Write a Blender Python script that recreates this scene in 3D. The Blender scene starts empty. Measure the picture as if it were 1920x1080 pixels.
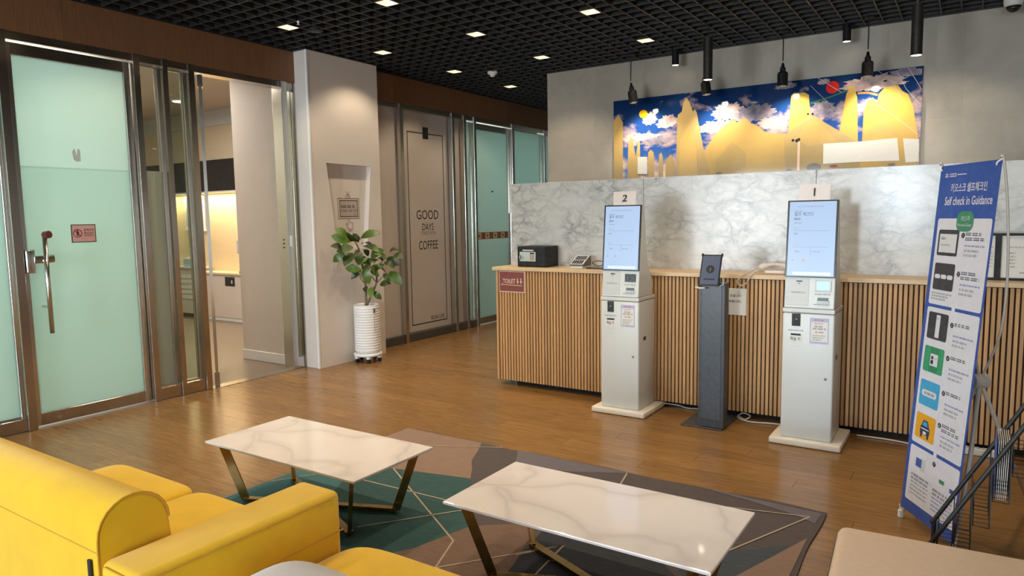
import bpy, bmesh, math, random
from mathutils import Vector, Matrix
random.seed(7)
SC = bpy.context.scene
COL = SC.collection

# ---------------------------------------------------------------- camera, world, exposure
def vp_camera():
    vl, vr, h = (1828., 394.), (-1030., 440.), 1.55
    a = Vector((vl[0]-960, vl[1]-540)); b = Vector((vr[0]-960, vr[1]-540))
    f = math.sqrt(-a.dot(b))
    Y = Vector((a.x, a.y, f)).normalized()
    X = -Vector((b.x, b.y, f)).normalized()
    Z = X.cross(Y)
    R = Matrix((X, Y, Z))                     # world = R @ (right, down, forward)
    right, down, fwd = R.col[0], R.col[1], R.col[2]
    cd = bpy.data.cameras.new('camera'); co = bpy.data.objects.new('camera', cd); COL.objects.link(co)
    m = Matrix.Identity(4)
    for i in range(3):
        m[i][0] = right[i]; m[i][1] = -down[i]; m[i][2] = -fwd[i]
    m[0][3], m[1][3], m[2][3] = 0, 0, h
    co.matrix_world = m
    cd.sensor_width = 36; cd.lens = f*36/1920; cd.clip_start = .05; cd.clip_end = 100
    SC.camera = co
vp_camera()

w = bpy.data.worlds.new('world'); SC.world = w; w.use_nodes = True
wn = w.node_tree.nodes; wl = w.node_tree.links
sky = wn.new('ShaderNodeTexSky'); sky.sky_type = 'NISHITA'; sky.sun_disc = False
sky.sun_elevation = math.radians(50); sky.sun_rotation = math.radians(200)
wn['Background'].inputs[1].default_value = .25
wl.new(sky.outputs[0], wn['Background'].inputs[0])
SC.view_settings.view_transform = 'Standard'; SC.view_settings.look = 'None'
SC.view_settings.gamma = 1; SC.view_settings.use_curve_mapping = False
SC.view_settings.exposure = 0.35
SC.cycles.use_denoising = True
SC.cycles.max_bounces = 8; SC.cycles.diffuse_bounces = 4; SC.cycles.glossy_bounces = 4
SC.cycles.transmission_bounces = 6; SC.cycles.transparent_max_bounces = 10
SC.cycles.sample_clamp_indirect = 6; SC.cycles.caustics_reflective = False; SC.cycles.caustics_refractive = False

def area(name, loc, target, sx, sy, power, col):
    l = bpy.data.lights.new(name, 'AREA'); l.shape = 'RECTANGLE'; l.size = sx; l.size_y = sy
    l.energy = power; l.color = col
    o = bpy.data.objects.new(name, l); COL.objects.link(o); o.location = loc
    o.rotation_euler = (Vector(target)-Vector(loc)).to_track_quat('-Z', 'Y').to_euler()
    return o
def spot(name, loc, target, power, col, angle, blend=.6, rad=.03, parent=None):
    l = bpy.data.lights.new(name, 'SPOT'); l.energy = power; l.color = col
    l.spot_size = math.radians(angle); l.spot_blend = blend; l.shadow_soft_size = rad
    o = bpy.data.objects.new(name, l); COL.objects.link(o)
    q = (Vector(target)-Vector(loc)).to_track_quat('-Z', 'Y').to_matrix().to_4x4()
    m = Matrix.Translation(loc) @ q
    if parent is not None:
        o.parent = parent; m = XF[parent.name].inverted() @ m
    o.matrix_local = m
    return o
DAY = (.80, .91, 1.0); WARM = (1.0, .80, .56); SOFT = (1.0, .86, .70)
# daylight through the glazed front behind the camera: the open door, then the wide panes
area('door_daylight', (-1.6, -12, 2.1), (-1.43, 5.6, 1.3), 0.75, 1.0, 450, (.74, .88, 1.0))
area('window_daylight', (1.9, -4.45, 1.5), (.6, 5, .9), 2.6, 2.2, 110, DAY)
area('window_daylight', (-4.2, -4.45, 1.5), (-3.4, 5, .9), 2.4, 2.2, 230, DAY)
area('ceiling_fill', (-1.5, -1.6, 3.2), (-1.5, -1.2, 0), 4.0, 2.4, 40, SOFT)  # added soft fill under the ceiling
# rooms behind the glass wall
area('frosted_room_light', (-8.2, 1.2, 3.1), (-8.2, 1.2, 0), 3.2, 4.0, 360, (.93, 1, .97))
area('cafe_light', (-8.4, 4.6, 3.15), (-8.4, 4.6, 0), 2.6, 1.6, 80, (1, .93, .82))
area('corridor_room_light', (-7.6, 9.2, 3.1), (-7.6, 9.2, 0), 2.0, 3.0, 130, (.9, 1, .97))

# ---------------------------------------------------------------- helpers
def lin(h):
    h = h.lstrip('#'); r = []
    for i in (0, 2, 4):
        c = int(h[i:i+2], 16)/255
        r.append(c/12.92 if c <= .04045 else ((c+.055)/1.055)**2.4)
    return (*r, 1)
class NT:
    def __init__(s, name):
        s.m = bpy.data.materials.new(name); s.m.use_nodes = True
        s.t = s.m.node_tree; s.n = s.t.nodes; s.b = s.n['Principled BSDF']; s.out = s.n['Material Output']
    def add(s, t, **kw):
        n = s.n.new(t)
        for k, v in kw.items():
            if k.startswith('i_'):
                k = k[2:]; n.inputs[int(k) if k.isdigit() else k.replace('_', ' ')].default_value = v
            else: setattr(n, k, v)
        return n
    def link(s, a, b): s.t.links.new(a, b)
    def ramp(s, fac, stops, interp='LINEAR'):
        r = s.add('ShaderNodeValToRGB'); cr = r.color_ramp; cr.interpolation = interp
        while len(cr.elements) < len(stops): cr.elements.new(.5)
        for e, (p, c) in zip(cr.elements, stops): e.position = p; e.color = c
        s.link(fac, r.inputs[0]); return r.outputs[0]
    def coords(s, scale=(1, 1, 1), kind='Object', rot=(0, 0, 0)):
        tc = s.add('ShaderNodeTexCoord'); mp = s.add('ShaderNodeMapping')
        mp.inputs['Scale'].default_value = scale; mp.inputs['Rotation'].default_value = rot
        s.link(tc.outputs[kind], mp.inputs[0]); return mp.outputs[0]
    def noise(s, vec, scale, detail=4, rough=.55, dist=0):
        n = s.add('ShaderNodeTexNoise'); n.inputs['Scale'].default_value = scale
        n.inputs['Detail'].default_value = detail; n.inputs['Roughness'].default_value = rough
        n.inputs['Distortion'].default_value = dist; s.link(vec, n.inputs['Vector']); return n.outputs[0]
    def bump(s, fac, strength, dist=.002):
        b = s.add('ShaderNodeBump'); b.inputs['Strength'].default_value = strength; b.inputs['Distance'].default_value = dist
        s.link(fac, b.inputs['Height']); s.link(b.outputs[0], s.b.inputs['Normal'])
def mix(a, b, t): return tuple(a[i]*(1-t)+b[i]*t for i in range(3))+(1,)
def plain(name, hexc, rough=.5, metal=0, var=.06, scale=30, spec=.5, coat=0):
    """paint / plastic: base colour with a fine uneven tone"""
    n = NT(name); c = lin(hexc) if isinstance(hexc, str) else hexc
    f = n.noise(n.coords(), scale, 3)
    col = n.ramp(f, [(.3, mix(c, (0, 0, 0), var)), (.7, mix(c, (1, 1, 1), var*.3))])
    n.link(col, n.b.inputs['Base Color'])
    n.b.inputs['Roughness'].default_value = rough; n.b.inputs['Metallic'].default_value = metal
    n.b.inputs['Specular IOR Level'].default_value = spec; n.b.inputs['Coat Weight'].default_value = coat
    n.b.inputs['Coat Roughness'].default_value = .08
    return n.m
def emit(name, hexc, strength, base='#222222'):
    n = NT(name); n.b.inputs['Base Color'].default_value = lin(base)
    n.b.inputs['Emission Color'].default_value = lin(hexc); n.b.inputs['Emission Strength'].default_value = strength
    n.b.inputs['Roughness'].default_value = .25
    return n.m
def wood(name, c1, c2, stretch, rough=.45, per_object=.25, scale=1.0, coat=0):
    n = NT(name)
    v = n.coords(stretch)
    oi = n.add('ShaderNodeObjectInfo')
    va = n.add('ShaderNodeVectorMath', operation='ADD')
    sc = n.add('ShaderNodeVectorMath', operation='SCALE'); sc.inputs['Scale'].default_value = 37.
    cmb = n.add('ShaderNodeCombineXYZ')
    for i in range(3): n.link(oi.outputs['Random'], cmb.inputs[i])
    n.link(cmb.outputs[0], sc.inputs[0]); n.link(v, va.inputs[0]); n.link(sc.outputs[0], va.inputs[1])
    f = n.noise(va.outputs[0], 6*scale, 6, .6, .6)
    col = n.ramp(f, [(.25, lin(c1)), (.5, mix(lin(c1), lin(c2), .55)), (.75, lin(c2))])
    hsv = n.add('ShaderNodeHueSaturation')
    mr = n.add('ShaderNodeMapRange'); mr.inputs[3].default_value = 1-per_object; mr.inputs[4].default_value = 1+per_object*.6
    n.link(oi.outputs['Random'], mr.inputs[0]); n.link(mr.outputs[0], hsv.inputs['Value']); n.link(col, hsv.inputs['Color'])
    n.link(hsv.outputs[0], n.b.inputs['Base Color'])
    rr = n.ramp(f, [(0, (rough*.8,)*3+(1,)), (1, (min(1, rough*1.25),)*3+(1,))]); n.link(rr, n.b.inputs['Roughness'])
    n.bump(f, .12, .001); n.b.inputs['Coat Weight'].default_value = coat; n.b.inputs['Coat Roughness'].default_value = .12
    return n.m
def marble(name, base, vein, scale, rough, amount=.5, kind='swirl'):
    n = NT(name); v = n.coords()
    f0 = n.noise(v, scale*.7, 4, .6, .3)
    add = n.add('ShaderNodeVectorMath', operation='MULTIPLY_ADD'); add.inputs[1].default_value = (.9, .9, .9)
    tex = n.add('ShaderNodeTexNoise'); tex.inputs['Scale'].default_value = scale; tex.inputs['Detail'].default_value = 3
    n.link(v, tex.inputs['Vector']); n.link(tex.outputs['Color'], add.inputs[0]); n.link(v, add.inputs[2])
    if kind == 'swirl':
        rt = n.coords((.75, 1, 1.25), rot=(0, math.radians(32), 0))
        wv = n.add('ShaderNodeVectorMath', operation='MULTIPLY_ADD'); wv.inputs[1].default_value = (.34, .34, .34)
        t2 = n.add('ShaderNodeTexNoise'); t2.inputs['Scale'].default_value = 4.2; t2.inputs['Detail'].default_value = 6; t2.inputs['Roughness'].default_value = .6
        n.link(rt, t2.inputs['Vector']); n.link(t2.outputs['Color'], wv.inputs[0]); n.link(rt, wv.inputs[2])
        vs_ = []
        for sc_, w_ in ((5.5, .075), (11.0, .09)):
            vo = n.add('ShaderNodeTexVoronoi', feature='DISTANCE_TO_EDGE'); vo.inputs['Scale'].default_value = sc_; n.link(wv.outputs[0], vo.inputs['Vector'])
            vs_.append(n.ramp(vo.outputs['Distance'], [(0, (1, 1, 1, 1)), (w_*.35, (.55, .55, .55, 1)), (w_*2.2, (0, 0, 0, 1))]))
        am2 = n.ramp(n.noise(v, 2.6, 4, .6), [(.38, (.15, .15, .15, 1)), (.62, (1, 1, 1, 1))])
        mm = n.add('ShaderNodeMix', data_type='RGBA', blend_type='LIGHTEN'); mm.inputs['Factor'].default_value = .6; n.link(vs_[0], mm.inputs[6]); n.link(vs_[1], mm.inputs[7])
        m3 = n.add('ShaderNodeMix', data_type='RGBA', blend_type='MULTIPLY'); m3.inputs['Factor'].default_value = 1; n.link(mm.outputs[2], m3.inputs[6]); n.link(am2, m3.inputs[7]); ve = m3.outputs[2]
    else:
        vo = n.add('ShaderNodeTexVoronoi', feature='DISTANCE_TO_EDGE'); vo.inputs['Scale'].default_value = scale*.8
        n.link(add.outputs[0], vo.inputs['Vector'])
        ve = n.ramp(vo.outputs['Distance'], [(0, (.8, .8, .8, 1)), (.03, (.3, .3, .3, 1)), (.10, (0, 0, 0, 1))])
    tone = n.ramp(f0, [(.3, mix(lin(base), lin(vein), .16)), (.65, lin(base))])
    mx = n.add('ShaderNodeMix', data_type='RGBA'); 
    am = n.add('ShaderNodeMath', operation='MULTIPLY'); am.inputs[1].default_value = amount; n.link(ve, am.inputs[0])
    n.link(am.outputs[0], mx.inputs['Factor']); n.link(tone, mx.inputs[6]); mx.inputs[7].default_value = lin(vein)
    n.link(mx.outputs[2], n.b.inputs['Base Color']); n.b.inputs['Roughness'].default_value = rough
    return n.m
def steel(name, hexc='#b4b1ab', rough=.28):
    n = NT(name); f = n.noise(n.coords((60, 60, 1.5)), 8, 3)
    n.b.inputs['Metallic'].default_value = 1
    n.link(n.ramp(f, [(.3, mix(lin(hexc), (0, 0, 0), .15)), (.7, lin(hexc))]), n.b.inputs['Base Color'])
    n.link(n.ramp(f, [(.2, (rough*.8,)*3+(1,)), (.8, (rough*1.2,)*3+(1,))]), n.b.inputs['Roughness'])
    return n.m
def frosted(name, hexc, trans=.55):
    n = NT(name); d = n.add('ShaderNodeBsdfDiffuse'); t = n.add('ShaderNodeBsdfTranslucent'); g = n.add('ShaderNodeBsdfGlossy')
    f = n.noise(n.coords(), .6, 2); col = n.ramp(f, [(.3, mix(lin(hexc), (0, 0, 0), .05)), (.7, lin(hexc))])
    n.link(col, d.inputs[0]); n.link(col, t.inputs[0]); g.inputs['Roughness'].default_value = .18
    m1 = n.add('ShaderNodeMixShader'); m1.inputs[0].default_value = trans; n.link(d.outputs[0], m1.inputs[1]); n.link(t.outputs[0], m1.inputs[2])
    m2 = n.add('ShaderNodeMixShader'); fr = n.add('ShaderNodeFresnel'); fr.inputs[0].default_value = 1.4
    n.link(fr.outputs[0], m2.inputs[0]); n.link(m1.outputs[0], m2.inputs[1]); n.link(g.outputs[0], m2.inputs[2])
    n.link(m2.outputs[0], n.out.inputs[0]); return n.m
def clear_glass(name, tint):
    n = NT(name); t = n.add('ShaderNodeBsdfTransparent'); t.inputs[0].default_value = lin(tint)
    g = n.add('ShaderNodeBsdfGlossy'); g.inputs['Roughness'].default_value = .02
    m2 = n.add('ShaderNodeMixShader'); fr = n.add('ShaderNodeFresnel'); fr.inputs[0].default_value = 1.45
    n.link(fr.outputs[0], m2.inputs[0]); n.link(t.outputs[0], m2.inputs[1]); n.link(g.outputs[0], m2.inputs[2])
    n.link(m2.outputs[0], n.out.inputs[0]); return n.m
def fabric(name, hexc, rough=.85, sheen=.3, scale=220, bump=.15, var=.10):
    n = NT(name); c = lin(hexc); v = n.coords()
    f = n.noise(v, 9, 4); n.link(n.ramp(f, [(.3, mix(c, (0, 0, 0), var)), (.7, c)]), n.b.inputs['Base Color'])
    n.b.inputs['Roughness'].default_value = rough; n.b.inputs['Sheen Weight'].default_value = sheen
    n.bump(n.noise(v, scale, 2), bump, .001); return n.m

XF = {}
class MB:
    def __init__(s): s.v = []; s.f = []
    def poly(s, pts):
        i = len(s.v); s.v += [Vector(p) for p in pts]; s.f.append(list(range(i, i+len(pts))))
    def box(s, x0, x1, y0, y1, z0, z1):
        i = len(s.v)
        s.v += [Vector(p) for p in ((x0,y0,z0),(x1,y0,z0),(x1,y1,z0),(x0,y1,z0),(x0,y0,z1),(x1,y0,z1),(x1,y1,z1),(x0,y1,z1))]
        s.f += [[i+a for a in q] for q in ((0,3,2,1),(4,5,6,7),(0,1,5,4),(1,2,6,5),(2,3,7,6),(3,0,4,7))]
        return s
    def prism(s, pts, d):
        """closed polygon extruded along vector d"""
        i = len(s.v); n = len(pts); d = Vector(d)
        s.v += [Vector(p) for p in pts] + [Vector(p)+d for p in pts]
        s.f.append([i+k for k in range(n)][::-1]); s.f.append([i+n+k for k in range(n)])
        for k in range(n): s.f.append([i+k, i+(k+1) % n, i+n+(k+1) % n, i+n+k])
        return s
    def bar(s, a, b, wd, th, up=(0, 0, 1)):
        a, b = Vector(a), Vector(b); d = (b-a).normalized(); up = Vector(up)
        sd = d.cross(up)
        if sd.length < 1e-4: sd = d.cross(Vector((1, 0, 0)))
        sd.normalize(); u = sd.cross(d).normalized()
        s.prism([a+sd*x*wd/2+u*y*th/2 for x, y in ((-1,-1),(1,-1),(1,1),(-1,1))], b-a); return s
    def tube(s, path, r, n=8, closed=False, caps=True):
        P = [Vector(p) for p in path]; rr = r if isinstance(r, (list, tuple)) else [r]*len(P)
        i0 = len(s.v); m = len(P); ref = None
        for k, p in enumerate(P):
            if closed: d = P[(k+1) % m]-P[k-1]
            else: d = P[min(k+1, m-1)]-P[max(k-1, 0)]
            d.normalize()
            if ref is None:
                ref = Vector((0, 0, 1)) if abs(d.z) < .9 else Vector((1, 0, 0))
            a = d.cross(ref)
            if a.length < 1e-5: a = d.cross(Vector((0, 1, 0)))
            a.normalize(); b = a.cross(d).normalized(); ref = b
            for j in range(n):
                t = 2*math.pi*j/n; s.v.append(p+(a*math.cos(t)+b*math.sin(t))*rr[k])
        for k in range(m if closed else m-1):
            k2 = (k+1) % m
            for j in range(n):
                s.f.append([i0+k*n+j, i0+k*n+(j+1) % n, i0+k2*n+(j+1) % n, i0+k2*n+j])
        if caps and not closed:
            s.f.append([i0+j for j in range(n)][::-1]); s.f.append([i0+(m-1)*n+j for j in range(n)])
        return s
    def lathe(s, prof, c=(0, 0, 0), n=24, axis=None):
        """profile of (radius, height) round the vertical through c"""
        i0 = len(s.v); c = Vector(c)
        for r, h in prof:
            for j in range(n):
                t = 2*math.pi*j/n; s.v.append(c+Vector((r*math.cos(t), r*math.sin(t), h)))
        for k in range(len(prof)-1):
            for j in range(n):
                s.f.append([i0+k*n+j, i0+k*n+(j+1) % n, i0+(k+1)*n+(j+1) % n, i0+(k+1)*n+j])
        if prof[0][0] > 1e-5: s.f.append([i0+j for j in range(n)][::-1])
        if prof[-1][0] > 1e-5: s.f.append([i0+(len(prof)-1)*n+j for j in range(n)])
        return s
    def puff(s, c, h, e=.3, n=28, m=16):
        """soft upholstered block (superellipsoid) of half sizes h"""
        i0 = len(s.v); sg = lambda q, p: math.copysign(abs(q)**p, q)
        for i in range(m+1):
            a = -math.pi/2+math.pi*i/m
            for j in range(n):
                b = 2*math.pi*j/n
                s.v.append(Vector((c[0]+h[0]*sg(math.cos(a), e)*sg(math.cos(b), e), c[1]+h[1]*sg(math.cos(a), e)*sg(math.sin(b), e), c[2]+h[2]*sg(math.sin(a), e))))
        for i in range(m):
            for j in range(n):
                s.f.append([i0+i*n+j, i0+i*n+(j+1) % n, i0+(i+1)*n+(j+1) % n, i0+(i+1)*n+j])
        return s
    def build(s, name, m, parent=None, bevel=0, seg=2, smooth=False, local=False, merge=False):
        me = bpy.data.meshes.new(name)
        vs = s.v
        if parent is not None and not local:
            inv = XF[parent.name].inverted(); vs = [inv @ v for v in vs]
        me.from_pydata([tuple(v) for v in vs], [], s.f)
        if merge or smooth:
            bm = bmesh.new(); bm.from_mesh(me); bmesh.ops.remove_doubles(bm, verts=bm.verts, dist=1e-6); bmesh.ops.recalc_face_normals(bm, faces=bm.faces); bm.to_mesh(me); bm.free()
        me.materials.append(m); me.update()
        if smooth: me.shade_smooth()
        o = bpy.data.objects.new(name, me); COL.objects.link(o)
        if parent is not None: o.parent = parent; XF[o.name] = XF[parent.name]
        else: XF[o.name] = Matrix.Identity(4)
        if bevel:
            b = o.modifiers.new('bevel', 'BEVEL'); b.width = bevel; b.segments = seg; b.limit_method = 'ANGLE'; b.angle_limit = math.radians(40)
            if seg > 2: me.shade_smooth()
        return o
def box(name, m, parent, x0, x1, y0, y1, z0, z1, bevel=0, seg=2, local=False):
    return MB().box(x0, x1, y0, y1, z0, z1).build(name, m, parent, bevel, seg, local=local)
def tag(o, label=None, cat=None, group=None, kind=None):
    if label: o['label'] = label
    if cat: o['category'] = cat
    if group: o['group'] = group
    if kind: o['kind'] = kind
    return o
def thing(name, label, cat, loc=(0, 0, 0), rz=0, group=None):
    o = bpy.data.objects.new(name, None); COL.objects.link(o); o.location = loc; o.rotation_euler = (0, 0, rz)
    o.empty_display_size = .1
    XF[o.name] = Matrix.Translation(loc) @ Matrix.Rotation(rz, 4, 'Z')
    return tag(o, label, cat, group)
def structure(name, loc=(0, 0, 0)):
    o = bpy.data.objects.new(name, None); COL.objects.link(o); o.location = loc; XF[o.name] = Matrix.Translation(loc)
    return tag(o, kind='structure')
def share(name, mesh, parent, loc, local_rot=None):
    o = bpy.data.objects.new(name, mesh); COL.objects.link(o)
    if parent is not None:
        o.parent = parent; XF[o.name] = XF[parent.name]
        o.matrix_local = XF[parent.name].inverted() @ Matrix.Translation(loc)
    else: o.location = loc
    return o

class Frame:
    """flat print on a surface: origin, right, up, outward normal"""
    def __init__(s, o, u, v):
        s.o, s.u, s.v = Vector(o), Vector(u).normalized(), Vector(v).normalized(); s.n = s.u.cross(s.v)
    def p(s, a, b, e=0): return s.o+s.u*a+s.v*b+s.n*e
def quadp(x0, y0, x1, y1): return [(x0, y0), (x1, y0), (x1, y1), (x0, y1)]
def rrect(x0, y0, x1, y1, r, k=4):
    P = []
    for cx, cy, a0 in ((x1-r, y0+r, -90), (x1-r, y1-r, 0), (x0+r, y1-r, 90), (x0+r, y0+r, 180)):
        for i in range(k+1):
            t = math.radians(a0+90*i/k); P.append((cx+r*math.cos(t), cy+r*math.sin(t)))
    return P
def disc(cx, cy, r, k=20, ry=None): return [(cx+r*math.cos(2*math.pi*i/k), cy+(ry or r)*math.sin(2*math.pi*i/k)) for i in range(k)]
def ring(cx, cy, r0, r1, k=24):
    out = []
    for i in range(k):
        a, b = 2*math.pi*i/k, 2*math.pi*(i+1)/k
        out.append([(cx+r0*math.cos(a), cy+r0*math.sin(a)), (cx+r1*math.cos(a), cy+r1*math.sin(a)), (cx+r1*math.cos(b), cy+r1*math.sin(b)), (cx+r0*math.cos(b), cy+r0*math.sin(b))])
    return out
def stroke(pts, wd):
    out = []
    for (ax, ay), (bx, by) in zip(pts, pts[1:]):
        L = math.hypot(bx-ax, by-ay) or 1; nx, ny = -(by-ay)/L*wd/2, (bx-ax)/L*wd/2
        out.append([(ax+nx, ay+ny), (ax-nx, ay-ny), (bx-nx, by-ny), (bx+nx, by+ny)])
    return out
def flat(name, polys, fr, m, parent, e=.001):
    if name in ('printed_banner', 'printed_trees', 'printed_boulder', 'picture_detail', 'white_panel', 'panel_link', 'picture_car', 'display_icon') and len(polys) > 1:
        return [flat(name, [P], fr, m, parent, e) for P in polys][0]
    mb = MB()
    for P in polys: mb.poly([fr.p(a, b, e) for a, b in P])
    return mb.build(name, m, parent)
TEXTS = []
def text(body, fr, cx, cy, h, m, parent, wd=None, align='C', bold=0, shear=0, e=.0015, name='lettering'):
    """lettering: cap height (body height) h centred on cy; cx = centre or left; wd = exact width"""
    c = bpy.data.curves.new('text', 'FONT'); c.body = body; c.size = 1; c.offset = bold; c.shear = shear; c.resolution_u = 3
    o = bpy.data.objects.new('text', c); COL.objects.link(o)
    TEXTS.append((o, fr, cx, cy, h, m, parent, wd, align, e, name))
def words(fr, x, y, length, h, m, parent, e=.0015, seed=0, rows=None):
    """print too small to read: rows of short strokes"""
    rnd = random.Random(seed*131+int(1e4*(x+2*y)) % 9973); polys = []
    for k, (dy, ln) in enumerate(rows or [(0, length)]):
        a = x
        while a < x+ln-1e-4:
            wl_ = min(rnd.uniform(1.2, 4.5)*h, x+ln-a); q = a
            while q < a+wl_-1e-5:
                g = min(h*.75, a+wl_-q); kk = rnd.random()
                polys.append(quadp(q, y+dy-h*.5, q+g*.86, y+dy-h*.5+h*.28))
                polys.append(quadp(q+g*.1, y+dy+h*.18, q+g*.8, y+dy+h*.5))
                polys.append(quadp(q+g*(.1+.5*kk), y+dy-h*.3, q+g*(.3+.5*kk), y+dy+h*.25)); q += g
            a += wl_+h*.6
    return flat('fine_print', polys, fr, m, parent, e)
def finish_texts():
    dg = bpy.context.evaluated_depsgraph_get()
    for o, fr, cx, cy, h, m, parent, wd, align, e, name in TEXTS:
        me = bpy.data.meshes.new_from_object(o.evaluated_get(dg)); vs = me.vertices
        if len(vs) == 0: continue
        x0 = min(v.co.x for v in vs); x1 = max(v.co.x for v in vs); y0 = min(v.co.y for v in vs); y1 = max(v.co.y for v in vs)
        sy = h/(y1-y0); sx = (wd/(x1-x0)) if wd else sy; W = (x1-x0)*sx
        ox = cx-W/2 if align == 'C' else cx
        inv = XF[parent.name].inverted()
        for v in vs: v.co = inv @ fr.p(ox+(v.co.x-x0)*sx, cy-h/2+(v.co.y-y0)*sy, e)
        me.materials.clear(); me.materials.append(m); me.name = name
        t = bpy.data.objects.new(name, me); COL.objects.link(t); t.parent = parent; XF[t.name] = XF[parent.name]
        c = o.data; bpy.data.objects.remove(o); bpy.data.curves.remove(c)

# ---------------------------------------------------------------- materials
M = dict(
    floor=wood('oak_floor', '#785630', '#9f7744', (1.0, 9, 9), .24, .12, .9),
    subfloor=plain('subfloor', '#3a2614', .7),
    header=wood('walnut_header', '#66462e', '#825c3f', (14, 14, .8), .45, .10),
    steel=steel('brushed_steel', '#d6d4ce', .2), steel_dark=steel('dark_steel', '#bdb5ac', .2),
    film=frosted('pale_frosted_film', '#dfe9dc', .6),
    mint=frosted('frosted_mint_glass', '#dcf6ec', .6), mint_far=frosted('frosted_green_glass', '#d6f0ea', .55),
    mint_top=frosted('frosted_mint_glass_upper', '#e6fbf3', .62),
    clear=clear_glass('clear_glass', '#f3f9f5'), tinted=clear_glass('tinted_film_glass', '#dfe8e0'),
    white_wall=plain('white_paint', '#d6cec6', .6, 0, .03, 6), cream=plain('cream_panel', '#bfb6ae', .5, 0, .03, 4),
    black=plain('black_paint', '#08080a', .55, spec=.2), lattice=plain('black_lattice', '#0e0e10', .5), lit_edge=plain('lit_lattice_edge', '#3d3f42', .5), void=plain('black_void', '#050506', .9),
    dark=plain('dark_baseboard', '#4a443e', .5), grey_floor=wood('grey_wood_floor', '#6f6154', '#8b7b6a', (1.2, 8, 8), .35, .1),
    slat=wood('oak_slat', '#b08656', '#d0a470', (20, 20, .9), .5, .16), slatback=plain('dark_slat_backing', '#5e3a1a', .8),
    ctop=wood('pale_countertop', '#c9ab84', '#dfc39b', (1, 8, 8), .4, .03),
    marble=marble('grey_marble', '#cdcdcb', '#6d7174', 3.2, .22, .85),
    table=marble('white_marble_top', '#f1e9e6', '#a9a09b', 1.5, .06, .42, 'crack'),
    brass=plain('antique_brass', '#a3833f', .22, 1, .25, 14),
    yellow=fabric('yellow_suede', '#f2c412'), seam=fabric('yellow_piping', '#d6a20a'),
    bench=plain('beige_leather', '#e2c8ae', .45, 0, .05, 40), seamd=plain('grey_stitching', '#6e675f', .7),
    white=plain('white_plastic', '#e6e8e6', .4, 0, .02), cable=plain('white_cable', '#d9d8d2', .5),
    kiosk=plain('kiosk_white_steel', '#d3d7d6', .35, 0, .02, 8), kbase=plain('kiosk_base_white', '#ece6da', .4, 0, .03),
    panelgrey=plain('light_grey_plastic', '#c9cccb', .4), slot=plain('black_gloss_plastic', '#14161a', .2),
    ink=plain('black_ink', '#1a1817', .6), grey_ink=plain('grey_ink', '#7e7d7c', .7), red_ink=plain('red_ink', '#c02a2a', .6), blue_ink=plain('blue_ink', '#3f57a8', .6),
    paper=plain('white_paper', '#e4e2de', .6, 0, .02), lilac=plain('lilac_sticker', '#b9bad8', .5),
    stand=plain('charcoal_steel', '#3c424b', .4), standp=plain('charcoal_panel', '#454c56', .35),
    leaf=None, bark=plain('grey_bark', '#7b6a55', .9, 0, .25, 60), pot=plain('white_pot', '#e9e9e6', .4, 0, .02), soil=plain('dark_soil', '#2a1f16', .95, 0, .3, 80),
    safe=plain('black_safe', '#0b0d0f', .5, spec=.3), silver=plain('silver_plastic', '#b9c4c6', .35), phone=plain('pinkish_beige_plastic', '#dccec8', .4),
    bronze=plain('dark_bronze', '#2c2823', .4, .3), cord=plain('black_cord', '#121212', .6),
    b_blue=plain('banner_blue', '#2c53a6', .42), b_white=plain('banner_white', '#dadbe6', .42), b_green=plain('banner_green', '#2f9a6c', .42),
    b_dark=plain('banner_charcoal', '#35373b', .42), b_sky=plain('banner_sky_blue', '#3aa3d6', .42), b_gold=plain('banner_gold', '#e2a51c', .42), b_badge=plain('badge_green', '#3b8a66', .42),
    brown_sign=plain('brown_sign', '#7d3a33', .45), pink_sign=plain('pink_sign', '#c7a09c', .45),
)
def leafmat():
    n = NT('rubber_leaf'); oi = n.add('ShaderNodeObjectInfo')
    n.link(n.ramp(oi.outputs['Random'], [(0, lin('#26330f')), (.5, lin('#3c5219')), (1, lin('#587427'))]), n.b.inputs['Base Color'])
    n.b.inputs['Roughness'].default_value = .38; return n.m
M['leaf'] = leafmat()
def tilewall():
    n = NT('grey_stone_tile'); v = n.coords(); oi = n.add('ShaderNodeObjectInfo')
    f = n.noise(v, 2.2, 7, .62, .4); c = n.ramp(f, [(.3, lin('#9f9a90')), (.55, lin('#afaa9f')), (.75, lin('#bab5a9'))])
    h = n.add('ShaderNodeHueSaturation'); mr = n.add('ShaderNodeMapRange'); mr.inputs[3].default_value = .95; mr.inputs[4].default_value = 1.04
    n.link(oi.outputs['Random'], mr.inputs[0]); n.link(mr.outputs[0], h.inputs['Value']); n.link(c, h.inputs['Color']); n.link(h.outputs[0], n.b.inputs['Base Color'])
    n.b.inputs['Roughness'].default_value = .45; return n.m
M['tile'] = tilewall(); M['grout'] = plain('pale_grout', '#b5b0a5', .8)

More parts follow.
